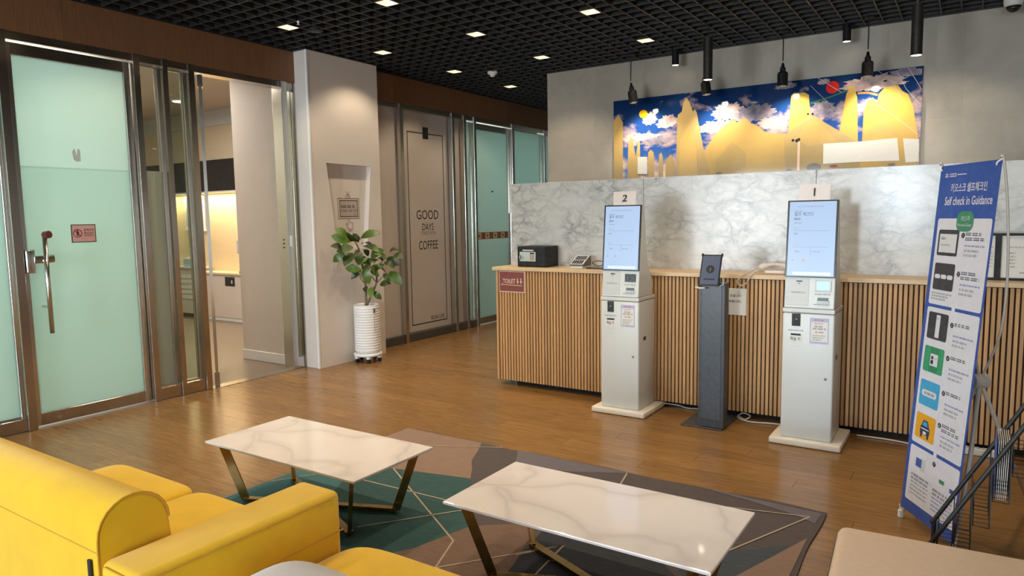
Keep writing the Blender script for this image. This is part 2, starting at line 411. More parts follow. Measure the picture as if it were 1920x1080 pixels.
# ---------------------------------------------------------------- structure: floor
ZC = 3.272
fl = box('floor', M['subfloor'], None, -5.88, 4.2, -4.6, 11.2, -.12, -.010); tag(fl, kind='structure')
PW, PL = .15, 1.5
pm = MB().box(0, PL-.0015, 0, PW-.0012, -.010, 0).build('plank', M['floor'], None).data
bpy.data.objects.remove(bpy.data.objects['plank'])
far = MB(); count = 0
row = 0; y = 1.65
while y < 11.2:
    x = -5.88-((row*0.62) % PL)
    while x < 4.2:
        x0 = max(x, -5.88); x1 = min(x+PL, 4.2)
        view = (x0 < .75 and y < 6.0)
        if view and count < 298 and x1-x0 > .08:
            if x1-x0 > PL-.01: share('plank', pm, fl, (x0, y, 0))
            else: box('plank', M['floor'], fl, x0, x1-.0015, y, y+PW-.0012, -.010, 0)
            count += 1
        else: far.box(x0, x1-.0015, y, min(y+PW, 11.2)-.0012, -.010, 0)
        x += PL
    y += PW; row += 1
far.box(-5.88, 4.2, -4.6, 1.648, -.010, 0)
tag(far.build('planks_beyond', M['floor'], fl), kind='stuff')
fi = box('floor_cafe', M['grey_floor'], None, -12.2, -5.882, -2, 11.2, -.12, -.002); tag(fi, kind='structure')

# ---------------------------------------------------------------- ceiling lattice
ce = box('ceiling', M['void'], None, -5.98, 4.2, -4.6, 11.2, 3.62, 3.72); tag(ce, kind='structure')
GX = -1.667; GY = 5.415
def cell_bar(x0, x1, y0, y1, z0, z1):
    o = box('slat', M['lattice'], ce, x0, x1, y0, y1, z0, z1); o.data.materials.append(M['lit_edge']); o.data.polygons[0].material_index = 1   # bottom face paler: room light from below put into its colour
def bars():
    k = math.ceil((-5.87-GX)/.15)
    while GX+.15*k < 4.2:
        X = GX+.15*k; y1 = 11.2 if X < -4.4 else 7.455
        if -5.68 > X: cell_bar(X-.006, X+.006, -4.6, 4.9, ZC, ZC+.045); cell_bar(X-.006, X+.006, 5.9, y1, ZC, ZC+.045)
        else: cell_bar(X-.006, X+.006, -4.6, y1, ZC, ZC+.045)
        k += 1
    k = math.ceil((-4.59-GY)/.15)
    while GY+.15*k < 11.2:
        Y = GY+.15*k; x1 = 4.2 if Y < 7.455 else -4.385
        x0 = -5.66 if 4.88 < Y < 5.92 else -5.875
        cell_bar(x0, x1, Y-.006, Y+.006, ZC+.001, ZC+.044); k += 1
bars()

def edge(x0, x1, y0, y1): box('edge_trim', M['lattice'], ce, x0, x1, y0, y1, ZC-.006, ZC+.05)
edge(-5.88, -5.862, -4.6, 4.893); edge(-5.88, -5.862, 5.897, 11.2); edge(-5.68, -5.664, 4.893, 5.897); edge(-5.88, -5.664, 4.877, 4.893); edge(-5.88, -5.664, 5.897, 5.913); edge(-4.39, 4.2, 7.438, 7.454); edge(-4.39, -4.375, 7.438, 11.2)
# ---------------------------------------------------------------- back wall of grey tiles
wb = box('wall_back', M['grout'], None, -4.372, 4.2, 7.4558, 7.62, 0, 3.62); tag(wb, kind='structure')
xs = [-4.374, -3.746]+[-3.144+.6025*i for i in range(13)]
for i in range(len(xs)-1):
    if xs[i] > 4.1: break
    x1 = min(xs[i+1], 4.2)
    for z0, z1 in ((0, 1.165), (1.168, 2.366), (2.369, 3.60)):
        box('tile', M['tile'], wb, xs[i]+.002, x1-.002, 7.455, 7.469, z0+.001, z1, .001, 1)
box('return_panel', M['tile'], wb, -4.374, -4.372, 7.456, 7.62, 0, 3.6)
o = box('wall_corridor', M['white_wall'], None, -4.37, -4.25, 7.62, 11.2, 0, 3.62); tag(o, kind='structure')
o = box('wall_far', M['white_wall'], None, -12.2, -4.25, 11.2, 11.35, 0, 3.62); tag(o, kind='structure')
o = box('wall_right', M['white_wall'], None, 4.2, 4.35, -4.6, 7.62, 0, 3.62); tag(o, kind='structure')
# glazed front behind the camera
wr = structure('wall_rear')
for a, b, c, d in ((-12.2, -5.5, 0, 3.62), (-2.95, -1.76, 0, 3.62), (-.93, .45, 0, 3.62), (3.3, 4.35, 0, 3.62), (-5.5, -2.95, 2.65, 3.62), (-1.76, -.93, 2.3, 3.62), (.45, 3.3, 2.65, 3.62), (-5.5, -2.95, 0, .35), (.45, 3.3, 0, .35)):
    box('panel', M['white_wall'], wr, a, b, -4.75, -4.6, c, d)

# ---------------------------------------------------------------- left wall: walnut header, steel posts, glass
wlft = structure('wall_left', (-5.88, 0, 0))
y = -4.6
while y < 11.2:
    y1 = min(y+.61, 11.2)
    if not (y1 > 4.91 and y < 5.89):
        box('panel', M['header'], wlft, -6.0, -5.88, y+.001, y1-.001, 2.955, ZC)
    else:
        if y < 4.91: box('panel', M['header'], wlft, -6.0, -5.88, y+.001, 4.91, 2.955, ZC)
        if y1 > 5.89: box('panel', M['header'], wlft, -6.0, -5.88, 5.89, y1-.001, 2.955, ZC)
    y = y1
box('upper_wall', M['black'], wlft, -6.0, -5.9, -4.6, 11.2, ZC, 3.62)
def rail(y0, y1, z0, z1, xf=-5.90, m='steel', nm='rail'): return box(nm, M[m], wlft, -6.02, xf, y0, y1, z0, z1, .002, 1)
def post(y0, y1, m='steel', xf=-5.88, z0=0, z1=2.955): return box('post', M[m], wlft, -6.03, xf, y0, y1, z0, z1, .003, 2)
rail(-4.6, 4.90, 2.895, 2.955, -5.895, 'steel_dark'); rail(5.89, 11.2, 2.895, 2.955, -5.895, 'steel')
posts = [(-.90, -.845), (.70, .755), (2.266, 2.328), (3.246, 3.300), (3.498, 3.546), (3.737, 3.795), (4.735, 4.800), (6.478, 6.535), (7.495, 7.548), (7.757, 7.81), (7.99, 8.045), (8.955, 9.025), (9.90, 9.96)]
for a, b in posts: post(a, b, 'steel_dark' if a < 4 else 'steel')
# thin inner frames beside the panes
def pane(y0, y1, z0, z1, m, x=-5.965, frame=.018, nm='glass_pane'):
    for a, b in ((y0, y0+frame), (y1-frame, y1)): box('pane_frame', M['steel'], wlft, -5.985, -5.945, a, b, z0, z1, .001, 1)
    box('pane_frame', M['steel'], wlft, -5.985, -5.945, y0+frame, y1-frame, z1-frame, z1); box('pane_frame', M['steel'], wlft, -5.985, -5.945, y0+frame, y1-frame, z0, z0+frame*.6)
    box(nm, M[m], wlft, x-.005, x+.005, y0+frame, y1-frame, z0+frame*.6, z1-frame)
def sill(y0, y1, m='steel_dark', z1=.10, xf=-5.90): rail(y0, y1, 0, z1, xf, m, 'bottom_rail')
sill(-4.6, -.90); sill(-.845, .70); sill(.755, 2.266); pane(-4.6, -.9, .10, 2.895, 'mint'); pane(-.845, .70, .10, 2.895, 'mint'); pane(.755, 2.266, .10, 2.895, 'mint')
sill(3.300, 3.498, z1=.11); pane(3.300, 3.498, .11, 2.895, 'clear'); box('glass_film', M['film'], wlft, -5.9595, -5.9585, 3.318, 3.48, .121, 2.00)
sill(3.546, 3.737, z1=.11); pane(3.546, 3.737, .11, 2.895, 'tinted')
sill(4.800, 4.90, 'steel', .12); pane(4.800, 4.90, .12, 2.895, 'clear', frame=.012)
box('post', M['steel_dark'], wlft, -5.99, -5.885, 4.893, 4.912, 0, 2.955)
sill(5.89, 6.478, 'dark', .10); sill(6.535, 7.495, 'dark', .10); sill(7.548, 7.757, 'dark', .10); sill(7.81, 7.99, 'dark', .10); sill(9.025, 9.90, 'dark', .1); sill(9.96, 11.2, 'dark', .1)
box('panel', M['cream'], wlft, -5.98, -5.955, 5.89, 6.478, .10, 2.895)
box('panel', M['cream'], wlft, -5.985, -5.962, 7.548, 7.757, .10, 2.895); pane(7.81, 7.99, .10, 2.895, 'mint_far'); pane(9.025, 9.90, .10, 2.895, 'mint_far'); pane(9.96, 11.2, .1, 2.895, 'mint_far')
# small dark controls on the right jamb of the open doorway
for z in (1.36, 1.32, 1.28): MB().tube([(-5.90-.05, 4.735, z), (-5.90-.05, 4.730, z)], .008, 8).build('button', M['slot'], wlft)
box('switch', M['white'], wlft, -5.88, -5.874, 4.752, 4.782, 1.29, 1.40, .002)
# wedge of the wide steel jamb
# ---------------------------------------------------------------- doors
LW = Frame((-5.945, 0, 0), (0, 1, 0), (0, 0, 1))
def glass_door(name, y0, y1, m, handle=None, upper=None):
    d = structure(name, (-5.955, y0, 0))
    S = M['steel'] if y0 > 5 else M['steel_dark']
    for a, b in ((y0, y0+.045), (y1-.05, y1)): box('stile', M['steel'], d, -5.98, -5.935, a, b, .012, 2.885, .002, 1)
    box('bottom_rail', S, d, -5.98, -5.935, y0+.045, y1-.05, .012, .105, .002, 1)
    box('top_rail', S, d, -5.98, -5.935, y0+.045, y1-.05, 2.80, 2.885, .002, 1)
    if upper:
        box('glass_pane', M[m], d, -5.963, -5.953, y0+.045, y1-.05, .105, upper); box('glass_pane', M['mint_top'], d, -5.963, -5.953, y0+.045, y1-.05, upper, 2.80)
    else: box('glass_pane', M[m], d, -5.963, -5.953, y0+.045, y1-.05, .105, 2.80)
    return d
d1 = glass_door('door_1', 2.332, 3.240, 'mint', upper=1.989)
h = MB(); h.tube([(-5.83, 2.455, 1.47), (-5.83, 2.455, .73)], .017, 12); h = h.build('handle', M['steel'], d1, smooth=True)
MB().tube([(-5.945, 2.455, .93), (-5.83, 2.455, .93)], .011, 8).build('bracket', M['steel'], h)
MB().tube([(-5.945, 2.455, 1.27), (-5.83, 2.455, 1.27)], .011, 8).build('bracket', M['steel'], h)
MB().tube([(-5.84, 2.462, 1.475), (-5.80, 2.475, 1.48)], .028, 14).build('end_disc', plain('dark_red_plastic', '#5c231d', .4), h)
box('lock_body', M['steel'], d1, -5.93, -5.865, 2.336, 2.40, 1.19, 1.37, .012, 3); MB().tube([(-5.88, 2.40, 1.29), (-5.86, 2.52, 1.295)], .03, 12).build('lock_cylinder', M['steel_dark'], d1)
MB().tube([(-5.935, 2.50, .055), (-5.925, 2.50, .055)], .016, 10).build('floor_lock', M['steel'], d1)
flat('sticker', [[(2.752, 2.12), (2.76, 2.06), (2.78, 2.045), (2.812, 2.05), (2.812, 2.14), (2.795, 2.15), (2.785, 2.09), (2.77, 2.15)]], LW, M['silver'], d1, -.0065)
d3 = glass_door('door_3', 8.05, 8.950, 'mint_far')
MB().tube([(-5.87, 8.88, 1.62), (-5.87, 8.88, .55)], .016, 10).build('handle', M['steel'], d3)
box('latch_dot', M['slot'], d3, -5.953, -5.948, 8.49, 8.525, 1.925, 1.945)
fb = Frame((-5.952, 0, 0), (0, 1, 0), (0, 0, 1)); bcol = plain('brown_band', '#8a5a38', .5); bp = plain('cream_print', '#d8c3a4', .5)
flat('band', [quadp(8.10, 1.243, 8.90, 1.343)], fb, bcol, d3, 0); 
for k in range(4):
    c = 8.165+.20*k
    flat('band_tile', [quadp(c-.05, 1.252, c+.05, 1.334)], fb, bp, d3, .001); flat('band_flower', [disc(c, 1.293, .024, 8), quadp(c+.085, 1.245, c+.10, 1.341)], fb, bcol, d3, .002)
# open clear door leaf, swung into the cafe
d2 = structure('door_2', (-5.93, 3.87, 0)); dd = Vector((-.835, .548, 0)); hinge = Vector((-5.925, 3.872, 0)); nn = Vector((dd.y, -dd.x, 0))
def leafbox(nm, m, a, b, z0, z1, t):
    MB().prism([hinge+dd*a-nn*t, hinge+dd*b-nn*t, hinge+dd*b+nn*t, hinge+dd*a+nn*t], (0, 0, z1-z0)).build(nm, m, d2)
    o = bpy.data.objects[-1] if False else None
def leafp(nm, m, a, b, z0, z1, t):
    P = [hinge+dd*a-nn*t, hinge+dd*b-nn*t, hinge+dd*b+nn*t, hinge+dd*a+nn*t]
    MB().prism([p+Vector((0, 0, z0)) for p in P], (0, 0, z1-z0)).build(nm, m, d2)
leafp('glass_pane', M['clear'], 0, .86, .03, 2.86, .006); leafp('edge_strip', M['steel'], -.008, .03, .14, 2.78, .014); leafp('bottom_shoe', M['steel_dark'], -.012, .12, .006, .14, .022); leafp('top_shoe', M['steel_dark'], -.012, .12, 2.78, 2.885, .022)
thr = box('trim_1', M['steel'], None, -5.99, -5.87, 3.80, 4.73, .0005, .004); tag(thr, kind='structure')

# ---------------------------------------------------------------- white column with niche
co = structure('column', (-5.68, 4.91, 0)); XFc = -5.68; XBk = -5.745
A = [(4.91, 0), (5.895, 0), (5.895, 3.60), (4.91, 3.60)]; N = [(5.218, 1.24), (5.657, 1.24), (5.750, 2.145), (5.105, 2.150)]
mb = MB()
for k in range(4):
    a, b = A[k], A[(k+1) % 4]; c, d = N[(k+1) % 4], N[k]
    mb.poly([(XFc, *a), (XFc, *b), (XFc, *c), (XFc, *d)])
    mb.poly([(XFc, *d), (XFc, *c), (XBk, *c), (XBk, *d)])
mb.poly([(XBk, *p) for p in N])
for (a, b) in ((A[1], A[2]), (A[2], A[3]), (A[3], A[0])): mb.poly([(XFc, *a), (-6.05, *a), (-6.05, *b), (XFc, *b)])
mb.build('shaft', M['white_wall'], co)
box('corner_bead', M['white'], co, -5.70, -5.676, 4.895, 4.912, 0, 3.272)
nf = Frame((XBk, 0, 0), (0, 1, 0), (0, 0, 1)); ins = plain('grey_plaque', '#b3a79c', .5)
def outline(x0, y0, x1, y1, t): return [quadp(x0, y0, x1, y0+t), quadp(x0, y1-t, x1, y1), quadp(x0, y0, x0+t, y1), quadp(x1-t, y0, x1, y1)]
dk = plain('brown_line_print', '#3a2c24', .6)
ns = thing('wall_notice', 'small line-drawn picture frame notice with pointing hand inside the column niche', 'sign', (XBk, 5.45, 1.55))
flat('frame_line', outline(5.300, 1.565, 5.612, 1.79, .006), nf, dk, ns, .001)
flat('plaque', [quadp(5.325, 1.585, 5.592, 1.77)], nf, ins, ns, .001); flat('plaque_line', outline(5.325, 1.585, 5.592, 1.77, .009), nf, dk, ns, .0015)
flat('bow', stroke([(5.42, 1.79), (5.425, 1.82), (5.45, 1.838), (5.475, 1.82), (5.48, 1.79)], .006)+stroke([(5.452, 1.785), (5.452, 1.86)], .006)+stroke([(5.43, 1.85), (5.425, 1.865)], .005)+stroke([(5.475, 1.85), (5.48, 1.865)], .005), nf, dk, ns, .001)
words(nf, 5.345, 1.70, .20, .026, dk, ns, .002, 1); words(nf, 5.345, 1.655, .225, .024, M['grey_ink'], ns, .002, 2); words(nf, 5.53, 1.615, .03, .022, M['grey_ink'], ns, .002, 3)
hand = stroke([(5.44, 1.565), (5.44, 1.50), (5.42, 1.515), (5.405, 1.505), (5.43, 1.475), (5.445, 1.45), (5.505, 1.455), (5.51, 1.52), (5.465, 1.525), (5.465, 1.565)], .005)+stroke([(5.445, 1.435), (5.505, 1.438)], .006)
flat('pointing_hand', hand, nf, plain('red_line_print', '#8a3a30', .6), ns, .001)

# coffee board, a tall panel set between the posts
cb = thing('coffee_board', 'tall cream wall panel lettered GOOD DAYS START WITH COFFEE', 'sign', (-5.97, 7.0, .1))
box('board', M['cream'], cb, -5.985, -5.962, 6.55, 7.49, .105, 2.892)
cf = Frame((-5.962, 0, 0), (0, 1, 0), (0, 0, 1))
flat('border_line', outline(6.683, .185, 7.395, 2.650, .013), cf, M['ink'], cb, .001)
flat('clip_mark', [quadp(6.985, 2.575, 7.095, 2.725)], cf, M['ink'], cb, .002)
text('GOOD', cf, 7.042, 1.605, .118, M['ink'], cb, .435); text('DAYS', cf, 7.042, 1.448, .088, M['ink'], cb, .225); text('START WITH', cf, 7.05, 1.366, .046, M['grey_ink'], cb, .29)
text('COFFEE', cf, 7.045, 1.212, .112, M['ink'], cb, .38); text('BOOK CAFE', cf, 7.20, .245, .052, M['ink'], cb, .27)

# no-entry sign on the frosted door
sg = thing('no_entry_sign', 'small pink no-entry sign on the frosted glass door', 'sign', (-5.953, 2.79, 1.41))
sf = Frame((-5.953, 0, 0), (0, 1, 0), (0, 0, 1))
box('plate', M['ink'], sg, -5.953, -5.949, 2.699, 2.884, 1.408, 1.551); flat('face', [quadp(2.705, 1.414, 2.878, 1.545)], sf, M['pink_sign'], sg, .0046)
dr = plain('dark_red_print', '#7a1f2c', .5)
flat('prohibition_ring', ring(2.745, 1.481, .028, .034)+stroke([(2.722, 1.504), (2.768, 1.458)], .006), sf, dr, sg, .0052)
flat('figure', [disc(2.745, 1.502, .006, 10), quadp(2.736, 1.472, 2.754, 1.495), quadp(2.738, 1.458, 2.744, 1.473), quadp(2.747, 1.458, 2.753, 1.473)], sf, M['ink'], sg, .005)
text('관계자외', sf, 2.829, 1.507, .020, M['ink'], sg, .075, bold=.01, e=.0052); text('출입금지', sf, 2.829, 1.482, .020, dr, sg, .075, bold=.01, e=.0052); words(sf, 2.795, 1.462, .07, .008, dr, sg, .0052, 5)

# ---------------------------------------------------------------- rooms behind the glass wall
o = box('wall_partition', M['white_wall'], None, -12.2, -6.06, 3.26, 3.34, 0, 3.4); tag(o, kind='structure')
o = box('wall_inner', M['white_wall'], None, -12.2, -6.06, 7.26, 7.36, 0, 3.4); tag(o, kind='structure')
o = box('wall_outer', M['white_wall'], None, -12.3, -12.2, -4.75, 11.35, 0, 3.4); tag(o, kind='structure')
o = box('wall_storage', M['white_wall'], None, -12.2, -6.06, -2.1, -2.0, 0, 3.4); tag(o, kind='structure')
o = box('ceiling_cafe', plain('grey_ceiling', '#b5a9a0', .6), None, -12.2, -6.02, -2.1, 11.2, 3.25, 3.35); tag(o, kind='structure')
ic = structure('column_cafe', (-6.5, 4.86, 0)); box('shaft', M['white_wall'], ic, -6.89, -6.14, 4.858, 5.5, 0, 3.25); box('baseboard', M['white'], ic, -6.90, -6.13, 4.848, 5.51, 0, .11, .004)
wi = structure('wall_cafe', (-9, 6.6, 0))
box('lower_panel', plain('warm_cream_wall', '#f0d9ae', .5), wi, -12.2, -7.5, 6.86, 6.92, .76, 2.03); box('upper_panel', plain('beige_wall', '#c3b79f', .55), wi, -12.2, -7.5, 6.60, 6.92, 2.51, 3.02); box('cove', plain('bluegrey_cove', '#b7c0c4', .5), wi, -12.2, -7.5, 6.57, 6.92, 3.02, 3.25)
box('shelf_edge', M['white'], wi, -12.2, -7.5, 6.585, 6.86, 2.01, 2.035)
o = box('display_board', plain('black_board', '#10151b', .35), None, -12.2, -7.6, 6.575, 6.859, 2.036, 2.509); tag(o, 'wide black board high on the wall inside the cafe', 'board')
area('counter_strip_lamp', (-9.5, 6.72, 2.0), (-9.5, 6.78, 0), 4.4, .08, 36, (1, .80, .50))
cc = thing('cafe_counter', 'white cafe counter seen through the open glass door', 'counter', (-9.6, 6.7, 0))
box('body', M['white_wall'], cc, -10.35, -7.6, 6.60, 6.855, .06, .735); box('worktop', plain('pale_worktop', '#e8d6b4', .35), cc, -10.38, -7.6, 6.575, 6.858, .735, .765, .003); box('plinth', M['white'], cc, -10.35, -7.6, 6.61, 6.855, 0, .06)
box('socket_niche', M['slot'], cc, -9.74, -9.50, 6.594, 6.602, .56, .70); box('outlet', M['panelgrey'], cc, -9.58, -9.55, 6.59, 6.594, .60, .65)
cm = thing('coffee_machine', 'small black dispenser with a grey hood on the cafe worktop', 'dispenser', (-9.32, 6.68, .766))
box('base', M['slot'], cm, -9.38, -9.22, 6.60, 6.80, .766, .80, .004); box('body', M['slot'], cm, -9.37, -9.24, 6.68, 6.80, .80, 1.07, .01); box('hood', M['panelgrey'], cm, -9.41, -9.20, 6.60, 6.82, 1.07, 1.28, .012); MB().tube([(-9.30, 6.64, 1.07), (-9.30, 6.64, 1.01)], .012, 8).build('spout', M['steel'], cm)
pf = thing('cafe_picture', 'white framed picture leaning high on the cafe shelf', 'picture', (-10.7, 6.8, 1.44))
box('frame', M['white'], pf, -11.05, -10.52, 6.80, 6.83, 1.44, 1.99, .004); box('print', M['panelgrey'], pf, -11.0, -10.57, 6.793, 6.80, 1.50, 1.94); flat('motif', [[(-10.86, 1.62), (-10.74, 1.62), (-10.78, 1.70), (-10.76, 1.78), (-10.84, 1.70)]], Frame((0, 6.793, 0), (1, 0, 0), (0, 0, 1)), M['grey_ink'], pf, .001)
box('ledge', M['white'], pf, -11.1, -10.5, 6.78, 6.858, 1.415, 1.44)
bt = thing('side_cabinet', 'white low cabinet with drawer slats behind the tinted glass strip', 'cabinet', (-10.8, 6.6, 0))
box('body', M['white_wall'], bt, -11.5, -10.45, 6.62, 6.855, .06, .80); box('top', M['panelgrey'], bt, -11.52, -10.43, 6.59, 6.858, .80, .83, .003); box('plinth', M['dark'], bt, -11.5, -10.45, 6.64, 6.85, 0, .06)
for k in range(5): box('slat', M['white'], bt, -11.4, -10.5, 6.607, 6.621, .30+.085*k, .355+.085*k)
tb = thing('tissue_box', 'pale blue tissue box on the cabinet behind the tinted glass', 'box', (-10.8, 6.7, .83))
box('carton', plain('pale_blue_card', '#a9c6d6', .6), tb, -10.95, -10.62, 6.66, 6.80, .832, .96, .006); box('slot', M['white'], tb, -10.86, -10.71, 6.70, 6.76, .959, .985, .008)
cl = thing('cafe_ceiling_lamp', 'round white lamp in the cafe ceiling behind the tinted glass', 'lamp', (-9.3, 5.75, 3.25))
MB().lathe([(.10, -.02), (.11, 0)], (-9.3, 5.75, 3.249), 20).build('rim', M['white'], cl); MB().lathe([(.085, -.024), (.09, -.02)], (-9.3, 5.75, 3.248), 20).build('diffuser', emit('lamp_glow', '#fff2dc', 8), cl)
vt = thing('ceiling_vent', 'flat white air vent on the cafe ceiling above the open door', 'vent', (-7.3, 4.55, 3.25))
box('frame', M['white'], vt, -7.50, -7.20, 4.35, 4.75, 3.236, 3.249, .003)
for k in range(5): box('slat', M['panelgrey'], vt, -7.475+.055*k, -7.44+.055*k, 4.38, 4.72, 3.230, 3.237)

# ---------------------------------------------------------------- reception counter
ct = thing('reception_counter', 'long reception counter clad in vertical oak slats', 'counter', (-1.0, 5.4, 0))
CX0, CX1 = -3.665, 2.6
box('toe_kick', M['black'], ct, -3.52, CX1, 5.385, 5.54, 0, .07); box('backing', M['slatback'], ct, CX0+.01, CX1, 5.300, 5.345, .055, 1.065)
box('end_panel', M['slat'], ct, CX0, CX0+.022, 5.272, 5.55, .05, 1.068, .002, 1)
sm = MB().box(0, .0195, 0, .022, 0, 1.012).build('slat', M['slat'], None); sm_ = sm.data; bpy.data.objects.remove(sm)
x = CX0+.034
while x < CX1-.02: share('slat', sm_, ct, (x, 5.277, .054)); x += .0302
box('countertop', M['ctop'], ct, -3.70, CX1, 5.262, 5.598, 1.070, 1.100, .002, 1)
mp = thing('marble_screen', 'waist-high grey marble panel screen standing behind the counter', 'screen', (-1.0, 5.63, 0))
xx = [-3.705, -2.352, -.99, .37, 1.73, 2.75]
for a, b in zip(xx, xx[1:]): box('panel', M['marble'], mp, a+.0012, b-.0012, 5.60, 5.655, .0, 1.866, .0015, 1)

# ---------------------------------------------------------------- wall print
ar = thing('wall_artwork', 'wide glossy blue sky mural with golden rock towers and red sun', 'artwork', (-1.96, 7.44, 1.85))
def skymat():
    n = NT('printed_sky'); v = n.coords(); sx = n.add('ShaderNodeSeparateXYZ'); n.link(v, sx.inputs[0])
    mr = n.add('ShaderNodeMapRange'); mr.inputs[1].default_value = .1; mr.inputs[2].default_value = .95; n.link(sx.outputs['Z'], mr.inputs[0])
    blue = n.ramp(mr.outputs[0], [(0, lin('#4a78bb')), (.4, lin('#2a559f')), (1, lin('#12305f'))])
    mp = n.add('ShaderNodeMapping'); mp.inputs['Scale'].default_value = (1, 1, 1.7); n.link(v, mp.inputs[0])
    f = n.noise(mp.outputs[0], 2.4, 8, .58, .25)
    th = n.add('ShaderNodeMath', operation='SUBTRACT'); hz = n.add('ShaderNodeMapRange'); hz.inputs[1].default_value = .2; hz.inputs[2].default_value = .95; hz.inputs[3].default_value = .10; hz.inputs[4].default_value = -.09
    n.link(sx.outputs['Z'], hz.inputs[0]); ad = n.add('ShaderNodeMath', operation='ADD'); n.link(f, ad.inputs[0]); n.link(hz.outputs[0], ad.inputs[1])
    mask = n.ramp(ad.outputs[0], [(.50, (0, 0, 0, 1)), (.58, (1, 1, 1, 1))])
    tone = n.ramp(n.noise(mp.outputs[0], 6, 6, .6), [(.35, lin('#857f93')), (.55, lin('#bda5a5')), (.7, lin('#d8c9c3'))])
    mx = n.add('ShaderNodeMix', data_type='RGBA'); n.link(mask, mx.inputs['Factor']); n.link(blue, mx.inputs[6]); n.link(tone, mx.inputs[7]); n.link(mx.outputs[2], n.b.inputs['Base Color'])
    n.b.inputs['Roughness'].default_value = .07; return n.m
def rockmat(name, top, mid, low):
    n = NT(name); v = n.coords(); sx = n.add('ShaderNodeSeparateXYZ'); n.link(v, sx.inputs[0])
    mr = n.add('ShaderNodeMapRange'); mr.inputs[1].default_value = .05; mr.inputs[2].default_value = .9; n.link(sx.outputs['Z'], mr.inputs[0])
    f = n.noise(v, 3, 3); ad = n.add('ShaderNodeMath', operation='MULTIPLY_ADD'); ad.inputs[1].default_value = .4; ad.inputs[2].default_value = -.2; n.link(f, ad.inputs[0])
    a2 = n.add('ShaderNodeMath', operation='ADD'); n.link(mr.outputs[0], a2.inputs[0]); n.link(ad.outputs[0], a2.inputs[1])
    n.link(n.ramp(a2.outputs[0], [(.1, lin(low)), (.5, lin(mid)), (.95, lin(top))]), n.b.inputs['Base Color']); n.b.inputs['Roughness'].default_value = .07; return n.m
box('panel', skymat(), ar, -3.487, -.441, 7.428, 7.454, 1.30, 2.848)
af = Frame((0, 7.428, 0), (1, 0, 0), (0, 0, 1))
R1 = rockmat('golden_rock_print', '#d8b870', '#caa965', '#a08c62'); R2 = rockmat('tan_rock_print', '#d2b67a', '#bea26a', '#958564'); R3 = rockmat('bright_rock_print', '#e2bd5e', '#d4ae5e', '#a8905c')
def cloudpoly(cx, cy, rx, ry, seed, lobes=9):
    r = random.Random(seed); ph = [r.uniform(0, 6.28) for _ in range(4)]; P = []
    for k in range(90):
        t = 2*math.pi*k/90; q = 1+.10*math.sin(lobes*t+ph[0])+.08*math.sin((2*lobes+3)*t+ph[1])+.05*math.sin((4*lobes+1)*t+ph[2])+.12*math.sin(2*t+ph[3])
        P.append((min(max(cx+rx*q*math.cos(t), -3.48), -.45), min(cy+ry*q*math.sin(t)*(1 if math.sin(t) > 0 else .6), 2.845)))
    return P
def cloudmat(name, lo, mid, hi):
    n = NT(name); v = n.coords(); f = n.noise(v, 9, 6, .6, .5); n.link(n.ramp(f, [(.34, lin(lo)), (.5, lin(mid)), (.66, lin(hi))]), n.b.inputs['Base Color']); n.b.inputs['Roughness'].default_value = .07; return n.m
CM = [cloudmat('pink_cloud_print', '#a48f98', '#cdb2ae', '#e6d6cf'), cloudmat('grey_cloud_print', '#6d6a7e', '#938b9a', '#c3b0b0')]
for k, (cx, cy, rx, ry, m) in enumerate([(-2.18,2.59,.15,.12,0),(-2.28,2.45,.20,.09,0),(-1.93,2.55,.20,.11,1),(-1.74,2.44,.15,.07,0),(-3.05,2.60,.075,.09,0),(-2.85,2.55,.12,.08,0),(-3.16,2.41,.20,.06,0),(-2.93,2.36,.22,.06,1),(-1.27,2.55,.12,.065,1),(-1.62,2.80,.11,.035,1),(-.84,2.73,.24,.095,0),(-.56,2.80,.14,.05,1),(-1.27,2.80,.05,.035,1)]):
    flat('printed_cloud', [cloudpoly(cx, cy, rx, ry, k)], af, CM[m], ar, .00012+.00002*k)
